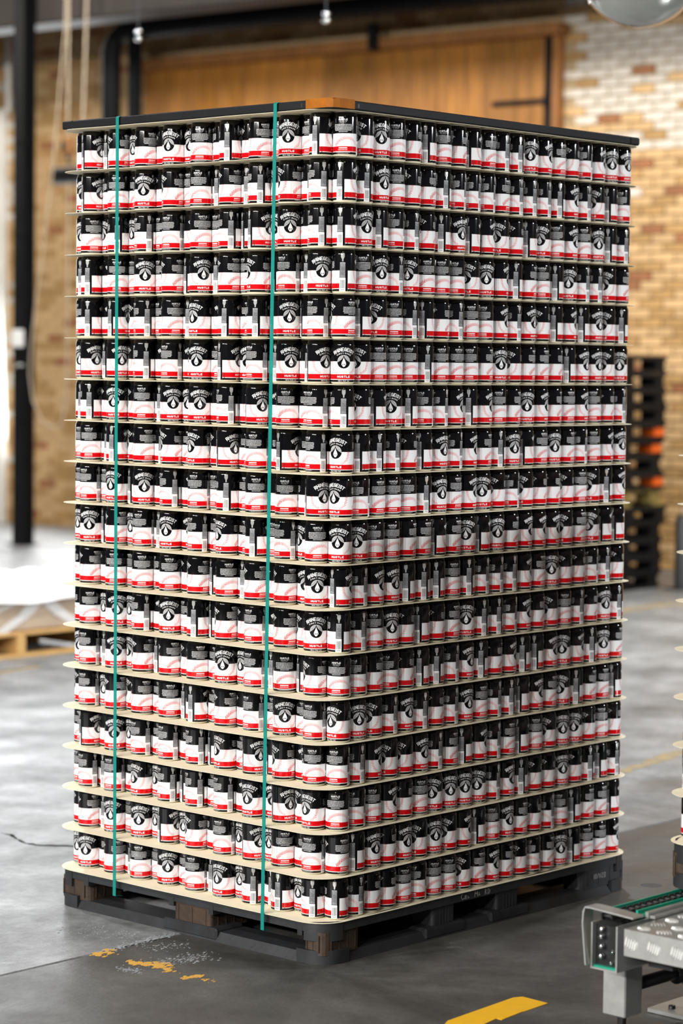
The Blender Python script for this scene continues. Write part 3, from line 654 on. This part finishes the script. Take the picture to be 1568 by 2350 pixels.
def strap(yt, yb, lab):
    w = 0.0063; th = 0.0009; xl, xr = fx0-.006, SX+.002; zt = zf+ft_+.0008; zb = 0.070; mb = MB()
    path = [(xl+.03, zb-.004, yb), (xl, zb, yb), (xl, H, yb), (xl, zt-.004, yt), (xl+.004, zt, yt), (xr-.004, zt, yt), (xr, zt-.004, yt), (xr, zb, yb), (xr-.03, zb-.004, yb)]
    v = []; nP = len(path); cx, cz = (xl+xr)/2, 1.2
    for x, z, y in path:
        ix = x + (th if x < cx else -th); iz = z - th if z > 2 else z
        v += [(x, y-w, z), (x, y+w, z), (ix, y+w, iz), (ix, y-w, iz)]
    f = [(4*i+a, 4*(i+1)+a, 4*(i+1)+(a+1) % 4, 4*i+(a+1) % 4) for i in range(nP-1) for a in range(4)] + [(0, 1, 2, 3), tuple(4*(nP-1)+a for a in (3, 2, 1, 0))]
    tag(mb.add(v, f).build('strap', M['strap']), lab, 'strap', 'green straps round the tall stack')
strap(0.831, 0.825, 'green plastic strap round the stack, nearer its far left corner')
strap(0.203, 0.222, 'green plastic strap round the stack, nearer its taped front corner')

# ------------------------------------------------------------------ second stack on the conveyor at the right edge
X2, Y2, Z2 = 0.272, -0.890-SY, 0.324
p2 = copy_tree(pallet); p2.location = (X2, Y2, Z2)
for c in list(p2.children):
    if c.name.startswith('chalk'): bpy.data.objects.remove(c)
tag(p2, 'black plastic pallet on the conveyor chain under the second can stack', 'pallet')
cans2 = []
for k in range(0, 9):
    z = Z2 + H + PITCHZ*k
    o = put('tier_sheet', sheet_mesh(300+k), None, (X2, Y2, z))
    tag(o, 'cream cardboard sheet at the right picture edge, %s up from the conveyor pallet' % ORD[k+1], 'cardboard sheet', 'cardboard sheets of the second stack')
    if k == 8: break
    for j in range(19):
        nx = 20 if j % 2 == 0 else 21
        for i in range(nx):
            if i <= 1 or j in (0, 1, 17, 18) or i == nx-1:
                x, y = can_xy(j, i); x += X2; y += Y2; cans2.append((x, y, z+.0002, rz_for(x, y, random.choice([0, 60, 120, 150, 236, -60]))))
o = put('second_stack_cans', joined_cans('second_stack_cans', cans2, 20, [LOWB, LOWS, LOWR])); tag(o, 'printed cans of the second stack at the right picture edge', 'cans', kind='stuff')

# ------------------------------------------------------------------ conveyor
cv = empty('conveyor', (0, 0, 0))
mb = MB(); cx0, cx1 = -0.085, 2.3; y0, y1, z0, z1 = -1.032, -0.955, 0.190, 0.302; t = .004       # open channel seen from its end
mb.box(cx0, cx1, y0, y0+t, z0, z1); mb.box(cx0, cx1, y1-t, y1, z0, z1); mb.box(cx0, cx1, y0+t, y1-t, z0, z0+t)
mb.build('channel', M['steel'], cv)
mb = MB(); prof = [(-.952, .200), (-.946, .25), (-.941, .30), (-.943, .330), (-.950, .342), (-.964, .343), (-1.090, .3365)]; th = .004       # folded end guard
v = []; 
for a, (y, z) in enumerate(prof):
    v += [(-.105, y, z), (-.060, y, z), (-.060, y, z-th if a > 2 else z), (-.105, y-(0 if a > 3 else th), z-th if a > 2 else z)]
f = [(4*i+a, 4*i+(a+1) % 4, 4*i+4+(a+1) % 4, 4*i+4+a) for i in range(len(prof)-1) for a in range(4)] + [(3, 2, 1, 0), tuple(4*(len(prof)-1)+a for a in range(4))]
mb.add(v, f).build('end_guard', M['steel'], cv)
mb = MB(); mb.box(-.070, -.066, y0+t, y1-t, z0+t, z1-.006); mb.build('end_plate', M['black'], cv)
for z in (.222, .246, .270, .288):
    MB().lathe([(0, .012), (.0055, .012), (.0065, .010), (.0065, 0)], 10).build('bolt', M['chrome'], cv, True, (-.074, -.982, z)).rotation_euler = (0, -PI/2, 0)
for yy, z in ((-1.012, .236), (-1.008, .208)):
    MB().lathe([(0, .006), (.004, .006), (.004, 0)], 8).build('bolt', M['chrome'], cv, True, (-.072, yy, z)).rotation_euler = (0, -PI/2, 0)
MB().box(-.082, -.03, y0+t+.002, y1-t-.002, z0+t+.0005, z0+t+.004).build('inner_strip', M['green'], cv)
mb = MB(); mb.box(-.02, 2.3, -.952, -.947, .302, .3225); mb.box(-.02, 2.3, -.9585, -.952, .290, .310); g = mb.build('guide_rail', M['green'], cv)
mb = MB(); mb.box(.035, 2.3, -1.006, -1.000, .304, .318); mb.box(.035, 2.3, -1.02, -1.006, .3025, .309); mb.build('guide_rail', M['green'], cv)
mb = MB(); mb.box(.045, 2.3, -1.030, -1.0205, .3025, .316); mb.box(.05, 2.3, -1.046, -1.031, .3005, .308); mb.build('cover_rail', M['steel'], cv)
ch = MB()
for k in range(48):
    x = -.045 + k*.0254
    if k < 14 or k % 2 == 0:
        ch.bbox(x-.011, x+.011, -.9955, -.9915, .3045, .3205, .004); ch.bbox(x-.011, x+.011, -.9665, -.9625, .3045, .3205, .004)
    ch.tube([(x, -.9915, .3125), (x, -.9665, .3125)], .0062, 8)
o = ch.build('drive_chain', M['steel_dark'], cv); o['kind'] = 'stuff'
# checker plate deck beside the chain
dk = MB(); px0, px1, py0, py1 = -0.083, 2.3, -2.6, -1.0505
dk.box(px0, px1, py0, py1, .296, .300); dk.box(px0, px0+.004, py0, py1, .236, .296); deck = dk.build('checker_plate', M['steel'], cv)
tr = MB()
def tread(cx, cy, ang, plane):
    for s_ in range(-2, 3):
        L = .0165*(1-.10*abs(s_)); w = .0034; off = s_*.0080; ca, sa = math.cos(ang), math.sin(ang)
        pts = []
        for a, b in ((-L, 0), (-L*.5, w*.8), (L*.5, w*.8), (L, 0), (L*.5, -w*.8), (-L*.5, -w*.8)): pts.append((a*ca-(b+off)*sa, a*sa+(b+off)*ca))
        n = 6; base = len(tr.v)
        if plane == 'top': v = [(cx+p, cy+q, .300) for p, q in pts] + [(cx+p*.8, cy+q*.9, .3030) for p, q in pts]
        else: v = [(px0, cx-p, cy+q) for p, q in pts] + [(px0-.0030, cx-p*.8, cy+q*.9) for p, q in pts]
        tr.add(v, [tuple(range(n, 2*n))] + [(i, (i+1) % n, n+(i+1) % n, n+i) for i in range(n)])
for a in range(10):
    for b in range(16): tread(px0+.035+a*.058, py1-.032-b*.058, PI/4 if (a+b) % 2 else -PI/4, 'top')
for b in range(18): tread(py1-.020-b*.066, .267, PI/4+.5 if b % 2 == 0 else PI/4+.5, 'side')
o = tr.build('tread_pattern', M['bright_metal'], deck); o['kind'] = 'stuff'
def leg(x, y):
    mb = MB(); mb.bbox(x, x+.072, y, y+.068, .052, .189, .003); o = mb.build('leg', M['steel'], cv)
    MB().tube([(x+.036, y+.034, .012), (x+.036, y+.034, .053)], .011, 12).build('foot_bolt', M['steel_dark'], o)
    MB().lathe([(0, 0), (.03, 0), (.03, .006), (.016, .013), (0, .013)], 16).build('foot_pad', M['steel_dark'], o, True, (x+.036, y+.034, .0))
leg(.014, -.988); leg(1.3, -.988); leg(.014, -2.3); leg(1.3, -2.3)
mb = MB(); mb.box(-.05, 2.2, -2.5, -2.44, .192, .296); mb.box(.02, 2.2, -1.12, -1.05, .192, .236); mb.build('frame_beam', M['steel_dark'], cv)
MB().tube([(.087, -.955, .115), (.30, -.985, .125), (.34, -.99, .127)], .016, 12).build('drive_shaft', M['black'], cv, True)
mb = MB(); mb.tube([(.24, -.977, .122), (.30, -.985, .125)], .028, 16); mb.tube([(.30, -.985, .125), (.62, -1.03, .14)], .055, 20); mb.box(.36, .5, -1.06, -.96, .16, .215); mb.build('drive_motor', M['black'], cv, True)
for xx in (.42, .56): MB().tube([(xx, -1.0, .18), (xx, -1.0, .297)], .012, 8).build('motor_hanger', M['steel_dark'], cv)
tag(cv, 'steel pallet conveyor with drive chain and checker plate at the right edge', 'conveyor')
fp = on_z(1495, 2303); o = MB().bbox(.262, .55, -1.10, -.880, 0, .012, .002).build('foot_plate', M['steel']); MB().lathe([(0, .02), (.009, .02), (.009, .012)], 10).build('anchor_bolt', M['steel_dark'], o, True, (.30, -.93, 0))
tag(o, 'bright flat steel plate bolted to the floor under the conveyor', 'steel plate')

# ------------------------------------------------------------------ back wall: its own frame (x to the right, y into the wall, z up)
WR = math.radians(-86.0); WO = np.array([11.35, 5.9, 0.0]); WX = np.array([math.cos(WR), math.sin(WR), 0]); WY = np.array([-math.sin(WR), math.cos(WR), 0])
def on_wall(u, v, n=0.0):
    d = ray(u, v); q = WO - WY*n; t = np.dot(q-CAM, WY)/np.dot(d, WY); p = CAM + d*t - WO
    return float(np.dot(p, WX)), float(p[2])
def wloc(x, y, z): return tuple(WO + WX*x + WY*y + np.array([0, 0, z]))
wall = MB().box(-14, 9, 0.02, 0.45, 0, 5.6).build('wall_back', M['mortar'], None, False, tuple(WO), WR); tag(wall, 'old tan brick wall at the back of the hall', kind='structure')
bl, bh, bt = 0.205, 0.064, 0.0745
bm = {k: MB().bbox(0, bl, -0.006, 0.05, 0, bh, 0.004).mesh('brick', M[k]) for k in ('brick_tan', 'brick_brown', 'brick_red', 'brick_glare_white')}
xr0 = on_wall(1276, 700)[0]; xl1 = on_wall(345, 700)[0]; xpier = on_wall(1332, 200)[0]; xR = on_wall(1590, 700)[0]; xL = on_wall(-160, 700)[0]
cand = []; stuffb = MB(); kinds = ('brick_tan', 'brick_brown', 'brick_red', 'brick_glare_white')
def u_of(x, z):
    p = WO + WX*x + np.array([0, 0, z]) - CAM; w = np.dot(p, CF); return 784+FPX*np.dot(p, CR)/w, 1175-FPX*np.dot(p, CU)/w
for r_ in range(74):
    z = .004 + r_*bt
    for c in range(-45, 45):
        x = c*(bl+.0105) + (r_ % 2)*(bl/2)
        if not ((xr0 <= x+.02 and x < 8.5) or (x > -8.8 and x+bl <= xl1)) and z < 4.42: continue
        if x < -8.8 or x > 8.6: continue
        u, v = u_of(x+bl/2, z+bh/2)
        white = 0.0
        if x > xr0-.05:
            if 55 < v < 330 and u > 1325: white = .9 if v < 210 else .6  # whiter bricks high on the right: glare put into the brick colour
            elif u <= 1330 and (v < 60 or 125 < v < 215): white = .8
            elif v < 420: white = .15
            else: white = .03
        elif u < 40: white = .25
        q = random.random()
        kd = 'brick_glare_white' if q < white else random.choices(kinds[:3], (.66, .26, .08) if x > 0 else (.55, .4, .05))[0]
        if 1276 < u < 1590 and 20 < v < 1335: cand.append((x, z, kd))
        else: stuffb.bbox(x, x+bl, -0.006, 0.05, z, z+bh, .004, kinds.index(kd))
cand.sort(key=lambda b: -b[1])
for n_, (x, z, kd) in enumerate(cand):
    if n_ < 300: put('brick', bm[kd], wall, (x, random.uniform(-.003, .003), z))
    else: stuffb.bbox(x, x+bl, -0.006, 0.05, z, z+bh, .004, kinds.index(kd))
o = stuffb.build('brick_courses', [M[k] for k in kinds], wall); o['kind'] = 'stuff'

# big sliding plank door hung before the wall
us = [332, 455, 558, 642, 745, 860, 940, 1005, 1070, 1112, 1186, 1222, 1250]
door = MB().box(on_wall(330, 300, .06)[0], on_wall(1262, 300, .06)[0], -0.05, -0.02, .05, 4.30).build('door_1', M['door_trim'], None, False, tuple(WO), WR); tag(door, 'large orange-brown plank sliding door on the back wall', kind='structure')
for a, b in zip(us, us[1:]):
    xa, xb = on_wall(a, 300, .07)[0], on_wall(b, 300, .07)[0]; d = random.uniform(0, .008)
    MB().bbox(xa+.003, xb-.003, -.085-d, -.05, .05, 4.30, .006).build('plank', M['door_wood'], door)
hx0, hz = on_wall(1130, 240, .1); hx1, _ = on_wall(1252, 240, .1)
h = MB(); h.bbox(hx0, hx1, -.112, -.094, hz-.022, hz+.022, .004); h.tube([(hx1, -.10, hz-.05), (hx1, -.10, hz+.05)], .018, 10); h.build('hinge_strap', M['iron_black'], door)['label'] = 'dark iron strap hinge'
for fx in (.1, .35, .6): MB().lathe([(0, .012), (.010, .008), (.012, 0)], 8).build('hinge_bolt', M['iron_black'], door, True, (hx0+(hx1-hx0)*fx, -.112, hz)).rotation_euler = (PI/2, 0, 0)
xa, xb = on_wall(1248, 300, .08)[0], on_wall(1264, 300, .08)[0]
MB().box(xa, xb, -.075, -.02, .02, 4.32).build('edge_shadow', M['iron_black'], door)  # dark strip stands in for the shadow gap beside the jamb
xa, xb = on_wall(1264, 300, .1)[0], on_wall(1278, 300, .1)[0]
tag(MB().bbox(xa, xb, -.10, -.0, 0, 4.40, .006).build('trim_1', M['door_trim'], None, False, tuple(WO), WR), 'wooden jamb post right of the plank door', kind='structure')
xa, zb = on_wall(300, 118, .16); xb, _ = on_wall(1285, 22, .16)
tag(MB().bbox(xa, xb, -.20, -.0, 4.302, 4.40, .01).build('trim_2', M['door_trim'], None, False, tuple(WO), WR), 'wooden header beam above the plank door', kind='structure')
tag(MB().bbox(-14, 8.9, -1.78, -1.45, 4.52, 5.3, .02).build('trim_3', M['beam_wood'], None, False, tuple(WO), WR), 'dark timber ceiling beam running before the brick wall', kind='structure')
for o_ in (): pass
br = MB(); bx, bz = on_wall(848, 80, .3); br.box(bx-.03, bx+.03, -.29, -.2005, bz-.12, bz+.10); tag(br.build('bracket', M['iron_black'], None, False, tuple(WO), WR), 'short black iron bracket on the header beam over the door', 'bracket')

# white door at far left, conduit
xa, xb = on_wall(-150, 700, .1)[0], on_wall(-6, 700, .1)[0]; zt = on_wall(10, 262, .1)[1]
d2 = MB().box(xa, xb, -.06, -.0, 0.02, zt).build('door_2', M['white_paint'], None, False, tuple(WO), WR); tag(d2, 'white painted door at the far left of the brick wall', kind='structure')
for a, b in ((.08, .46), (.54, .92)):
    for c, d in ((.06, .3), (.35, .62), (.67, .94)): MB().bbox(xa+(xb-xa)*a, xa+(xb-xa)*b, -.075, -.06, zt*c, zt*d, .008).build('panel', M['white_paint'], d2)
MB().bbox(xb-.03, xb+.04, -.09, -.0, 0, zt+.06, .006).build('door_frame', M['white_paint'], d2)
xa, z0 = on_wall(19, 258, .12); z1 = on_wall(19, 20, .12)[1]
tag(MB().tube([(xa, -.12, z0), (xa, -.12, z1)], .028, 12).build('conduit', M['white_paint'], None, True, tuple(WO), WR), 'white vertical conduit on the bricks above the white door', 'pipe')

# black steel column with switch box
cp = on_z(53, 1250); hw = .062
col = empty('steel_column', (cp[0], cp[1], 0), WR)
mb = MB(); mb.box(-hw, hw, -.012-.06, -.06, .012, 5.3); mb.box(-hw, hw, .06, .072, .012, 5.3); mb.box(-.006, .006, -.06, .06, .012, 5.3); mb.build('shaft', M['iron_black'], col)
mb = MB(); mb.box(-hw, hw, -.073, -.0715, .6, .605); MB().bbox(-.11, .11, -.11, .11, 0, .0125, .003).build('base_plate', M['iron_black'], col)
for z in (.35, 1.1, 1.9, 2.7, 3.5): MB().tube([(-hw+.01, -.075, z), (hw-.01, -.075, z)], .012, 8).build('rivet_bar', M['iron_black'], col)
tag(col, 'black steel column standing before the brick wall at the left', 'column')
dz = np.dot(cp-CAM, CF)
zs = [on_z_ for on_z_ in (at(58, 757, dz)[2], at(58, 797, dz)[2], at(58, 838, dz)[2])]
b_ = MB().bbox(-.02, .085, -.135, -.0745, zs[1], zs[0], .008).build('switch_box', M['white_plastic'], None, False, (cp[0], cp[1], 0), WR); tag(b_, 'small white switch box fixed on the black column', 'switch box')
MB().box(-.005, .07, -.138, -.134, zs[1]+.05, zs[0]-.02).build('cover', M['white_paint'], b_)
tag(MB().tube([(-.01, -.09, zs[2]-.02), (.03, -.12, zs[2]), (.09, -.09, zs[2])], .012, 8).build('hook', M['steel'], None, True, (cp[0], cp[1], 0), WR), 'pale metal hook on the black column under the switch box', 'hook')

# black insulated pipes before the wall
pn = 0.75
def wp(u, v, n=pn): x, z = on_wall(u, v, n); return (x, -n, z)
pa, pb = wp(256, 74), wp(1300, -12); zc = pa[2]
pr = .088
bend = [(pa[0], -pn, .05), (pa[0], -pn, zc-.28)] + [(pa[0]+.22*(1-math.cos(a)), -pn, zc-.22+.22*math.sin(a)) for a in np.linspace(.15, PI/2, 8)] + [(7.8, -pn, zc)]
pipe = empty('insulated_pipe', tuple(WO), WR); MB().tube(bend, pr, 20).build('pipe_run', M['iron_black'], pipe, True)
xq = wp(309, 200)[0]
MB().tube([(xq, -pn, .05), (xq, -pn, zc-.06)], .064, 18).build('branch_pipe', M['iron_black'], pipe, True)
for x in (1.0, 2.4, 3.9): MB().tube([(x, -pn, zc+.05), (x, -pn, 5.28)], .008, 8).build('hanger_rod', M['steel_dark'], pipe)
for x in (.2, 1.7, 3.2): MB().lathe([(pr+.003, -.03), (pr+.006, 0), (pr+.003, .03)], 20).build('band', M['iron_black'], pipe, True, (x, -pn, zc)).rotation_euler = (0, PI/2, 0)
tag(pipe, 'thick black insulated pipe running over the plank door and down the wall', 'pipe')
a, b = wp(128, 404, 1.2), wp(215, 404, 1.2)
pp = MB(); pp.tube([(a[0], -1.2, a[2]), (b[0]+.5, -1.2, b[2]), (b[0]+.62, -1.2, b[2]-.06), (b[0]+.68, -1.2, b[2]-.2), (b[0]+.68, -1.2, .0)], .078, 18)
tag(pp.build('pipe_stub', M['iron_black'], None, True, tuple(WO), WR), 'short thick black pipe end jutting left from behind the stack', 'pipe')

# hoist chain loops
def chain(pts, r, name, lab, n=1.9):
    P = []
    Q = [np.array(wp(u, v, n)) for u, v in pts]
    for a, b in zip(Q, Q[1:]):
        L = np.linalg.norm(b-a); k = max(1, int(L/.03))
        P += [tuple(a+(b-a)*i/k) for i in range(k)]
    P.append(tuple(Q[-1])); mb = MB(); mb.tube(P, [r*(1.0 if i % 2 else .62) for i in range(len(P))], 6)
    return tag(mb.build(name, M['rope'], None, True, tuple(WO), WR), lab, 'chain', 'hanging chains at the left')
chain([(200, -40), (198, 60), (194, 180), (190, 300), (188, 420)], .013, 'hanging_chain', 'pale chain hanging straight, nearest the black pipes', 1.9)
chain([(158, -40), (157, 100), (157, 200), (156, 318)], .012, 'hanging_chain', 'pale vertical chain carrying the hook block', 1.9)
chain([(153, -40), (150, 70), (138, 200), (122, 380), (100, 560), (82, 700), (70, 810), (68, 860), (76, 920), (95, 965), (118, 982), (142, 975), (152, 900), (156, 700), (157, 420)], .009, 'hanging_chain', 'slack pale chain swinging in a long loop beside the column', 2.0)
a = wp(155, 335, 1.9); hb = empty('hook_block', tuple(np.array(wloc(*a))), WR)
MB().bbox(-.06, .06, -.04, .04, -.07, .07, .02).build('housing', M['door_trim'], hb); MB().lathe([(.0, -.045), (.035, -.045), (.035, .045), (.0, .045)], 16).build('sheave', M['steel_dark'], hb, True).rotation_euler = (PI/2, 0, 0)
MB().tube([(0, 0, -.07), (0, 0, -.12), (.03, 0, -.15), (.055, 0, -.125)], .012, 8).build('hook', M['steel_dark'], hb, True)
tag(hb, 'brown hoist hook block hanging on the pale vertical chain', 'hoist')

# small shiny fittings on thin wires
def pendant(u, vs, depth, lab):
    p = at(u, vs[-1], depth); r = .021; top = 5.28
    e = empty('pendant_fitting', tuple(p)); MB().tube([(0, 0, r*.8), (0, 0, top-p[2])], .003, 6).build('wire', M['steel_dark'], e)
    for v in vs:
        z = at(u, v, depth)[2]-p[2]; MB().lathe([(.0001, -r)] + [(r*math.cos(t_), r*math.sin(t_)) for t_ in np.linspace(-1.3, 1.3, 9)] + [(.0001, r)], 16).build('ball', M['chrome'], e, True, (0, 0, z))
    tag(e, lab, 'fitting', 'shiny fittings on ceiling wires')
pendant(317, (70, 88), 14.0, 'two small shiny balls on a thin wire before the pipe elbow')
pendant(748, (30, 46), 14.0, 'two small shiny balls on a thin wire above the plank door')

# high bay lamp, top right
lp = at(1470, -85, 9.0); R_ = 146/FPX*9.0
lamp = empty('high_bay_lamp', tuple(lp))
prof = [(.001, -R_)] + [(R_*math.cos(t_), R_*math.sin(t_)) for t_ in np.linspace(-1.45, 0, 14)]
MB().lathe(prof, 40).build('lamp_bowl', M['glass'], lamp, True)
MB().lathe([(R_, 0), (R_*1.03, .01), (R_*1.03, .03), (R_*.8, .12), (R_*.45, .2), (R_*.3, .22), (.001, .22)], 40).build('reflector', M['alu'], lamp, True)
for zz in (-.62, -.42): 
    rr = R_*math.sqrt(1-zz*zz); MB().lathe([(rr-.001, R_*zz-.004), (rr+.004, R_*zz), (rr-.001, R_*zz+.004)], 40).build('rib', M['alu'], lamp, True)
MB().tube([(0, 0, .22), (0, 0, 5.28-lp[2])], .012, 8).build('stem', M['steel_dark'], lamp)
MB().lathe([(.001, .22), (.07, .22), (.07, .42), (.001, .42)], 20).build('ballast', M['steel'], lamp, True)
tag(lamp, 'round metal and glass high bay lamp hanging at the top right', 'lamp')

# ceiling
tag(MB().box(-17, 14.5, -17, 22, 5.3, 5.5).build('ceiling', M['beam_wood']), 'dark timber ceiling of the hall', kind='structure')

# ------------------------------------------------------------------ stack of black pallets by the wall
def small_pallet(kind):
    e = empty('stacked_pallet'); hh = .121; w = 1.2; dpt = 1.0; m = M['olive_wood'] if kind == 'wood' else M['iron_black']
    if kind == 'wood':
        for k in range(7): MB().bbox(-w, 0, k*.15, k*.15+.1, hh-.018, hh-.001, .003).build('board', m, e)
        for k in range(3): MB().box(-w, 0, k*.45, k*.45+.1, .0, .018).build('runner', m, e)
    else:
        MB().prism(rrect(-w, 0, 0, dpt, .04, 4), hh-.032, hh-.001).build('top_deck', m, e)
        MB().ring(rrect(-w, 0, 0, dpt, .04, 4), rrect(-w+.12, -.12, .12, dpt-.12, .02, 4), 0, .022).build('bottom_skid', m, e)
        MB().box(-.36, -.33, .02, dpt-.02, .0225, hh-.0325).build('rib', m, e)  # plate added inside to block the see-through openings and keep them dark
    for i in range(3):
        for j in range(3):
            x = (-w+.02, -w/2-.06, -.16)[i]; y = (.01, dpt/2-.06, dpt-.14)[j]
            MB().bbox(x, x+(.14 if i != 1 else .12), y, y+.12, .0215 if kind != 'wood' else .018, hh-.0315 if kind != 'wood' else hh-.018, .006).build('block', M['orange'] if kind == 'orange' and j == 2 and i == 2 else m, e)
    return e
protos = {}
ps = on_z(1528, 1347); kinds_ = ['black']*5 + ['wood'] + ['orange', 'black', 'orange', 'orange'] + ['black']*4
for n_, kd in enumerate(kinds_):
    if kd not in protos: o = protos[kd] = small_pallet(kd)
    else: o = copy_tree(protos[kd])
    sh = random.uniform(-.025, .02); q = ps + WX*sh - WY*(1.0 + random.uniform(0, .03)); o.location = (q[0], q[1], n_*.1215); o.rotation_euler = (0, 0, WR+random.uniform(-.01, .01))
    top = 14-n_; wd = {'black': 'black plastic pallet', 'wood': 'olive wooden pallet', 'orange': 'black pallet with orange block'}[kd]
    pos = 'topmost' if top == 1 else 'lowest' if n_ == 0 else '%s from the top' % ORD[top]
    tag(o, '%s, %s in dark stack by brick wall' % (wd, pos), 'pallet', 'pallets stacked by the brick wall')

# grey post at the far right
gp = on_z(1566, 1352); g = empty('bollard', (gp[0], gp[1], 0)); zt = at(1566, 1180, np.dot(gp-CAM, CF))[2]
MB().lathe([(.0, zt), (.05, zt-.01), (.06, zt-.04), (.06, .012), (.06, 0)], 18).build('post', M['steel_dark'], g, True); MB().bbox(-.1, .1, -.1, .1, 0, .012, .003).build('base_plate', M['steel_dark'], g)
tag(g, 'dark grey steel bollard on the floor right of the black pallets', 'bollard')

# ------------------------------------------------------------------ wrapped load on a wooden pallet at the left
wpos = on_z(50, 1510); wl = empty('wooden_pallet', (wpos[0], wpos[1], 0)); hw_ = .6; dd = 1.2; ph_ = .142
for k in range(7): MB().bbox(-hw_, hw_, k*.182, k*.182+.11, ph_-.02, ph_, .003).build('deck_board', M['pine'], wl)
for k in range(3): MB().bbox(-hw_, hw_, k*.545, k*.545+.10, 0, .02, .003).build('bottom_board', M['pine'], wl)
for x in (-hw_, -.03, hw_-.06): MB().bbox(x, x+.06, 0, dd, .02, ph_-.02, .003).build('stringer', M['pine'], wl)
tag(wl, 'pale wooden pallet on the floor under the white wrapped load', 'pallet')
ld = MB(); lh = on_z(80, 1354, 0)  # load height from the front edge seen in the photograph
dep = np.dot(wpos-CAM, CF); ztop = at(60, 1362, dep)[2]
box_ = MB().bbox(-hw_+.01, hw_-.01, .02, dd-.02, ph_, ztop-.03, .012).build('wrapped_load', M['crate'], None, False, (wpos[0], wpos[1], 0))
tag(box_, 'low brown load wrapped in film with a white sheet on top', 'load')
def fband(pts, w=.05):
    mb = MB(); y = .012; v = []
    for x, z in pts: v += [(x-w, y, z), (x+w, y, z)]
    n = len(v); f = [(2*i, 2*i+1, 2*i+3, 2*i+2) for i in range(len(pts)-1)]
    mb.add(v + [(a, b+.002, c) for a, b, c in v], f + [tuple(n+k for k in q[::-1]) for q in f]); o = mb.build('film_band', M['film'], box_)
sx_ = FPX/dep*.673
fband([((88-50)/sx_, ztop-.03), ((60-50)/sx_, ztop-.12), ((20-50)/sx_, ph_+.02), ((10-50)/sx_, ph_)]); fband([((95-50)/sx_, ztop-.03), ((130-50)/sx_, ztop-.12), ((170-50)/sx_, ph_+.01)]); fband([((40-50)/sx_, ztop-.05), ((-20-50)/sx_, ztop-.11), ((-70-50)/sx_, ph_+.02)], .035)
# draped sheet: bumpy top with skirts
nx, ny = 44, 40; v = []; rs = np.random.default_rng(11); ph1 = rs.random(8)*6.28
for j in range(ny+1):
    for i in range(nx+1):
        x = -hw_-.03+(2*hw_+.06)*i/nx; y = -.03+(dd+.06)*j/ny
        e = min(x+hw_+.03, hw_+.03-x, y+.03, dd+.03-y)
        b = .022*math.sin(9*x+ph1[0])*math.sin(7*y+ph1[1]) + .018*math.sin(17*x+5*y+ph1[2]) + .012*math.sin(23*y-8*x+ph1[3]) + .04*math.exp(-((x-.15)**2+(y-.6)**2)/.12)
        z = ztop + .045 + b*min(1, e/.1) - (.07+.008*math.sin(11*x+ph1[4]))*max(0, 1-e/.035)
        if e < .001: x *= 1.0; z -= .02
        v.append((x, y, max(z, ztop-.06 if e < .05 else ztop-.02)))
f = [(j*(nx+1)+i, j*(nx+1)+i+1, (j+1)*(nx+1)+i+1, (j+1)*(nx+1)+i) for j in range(ny) for i in range(nx)]
MB().add(v, f).build('white_sheet', M['white_plastic'], box_, True)['label'] = 'crumpled white plastic sheet'
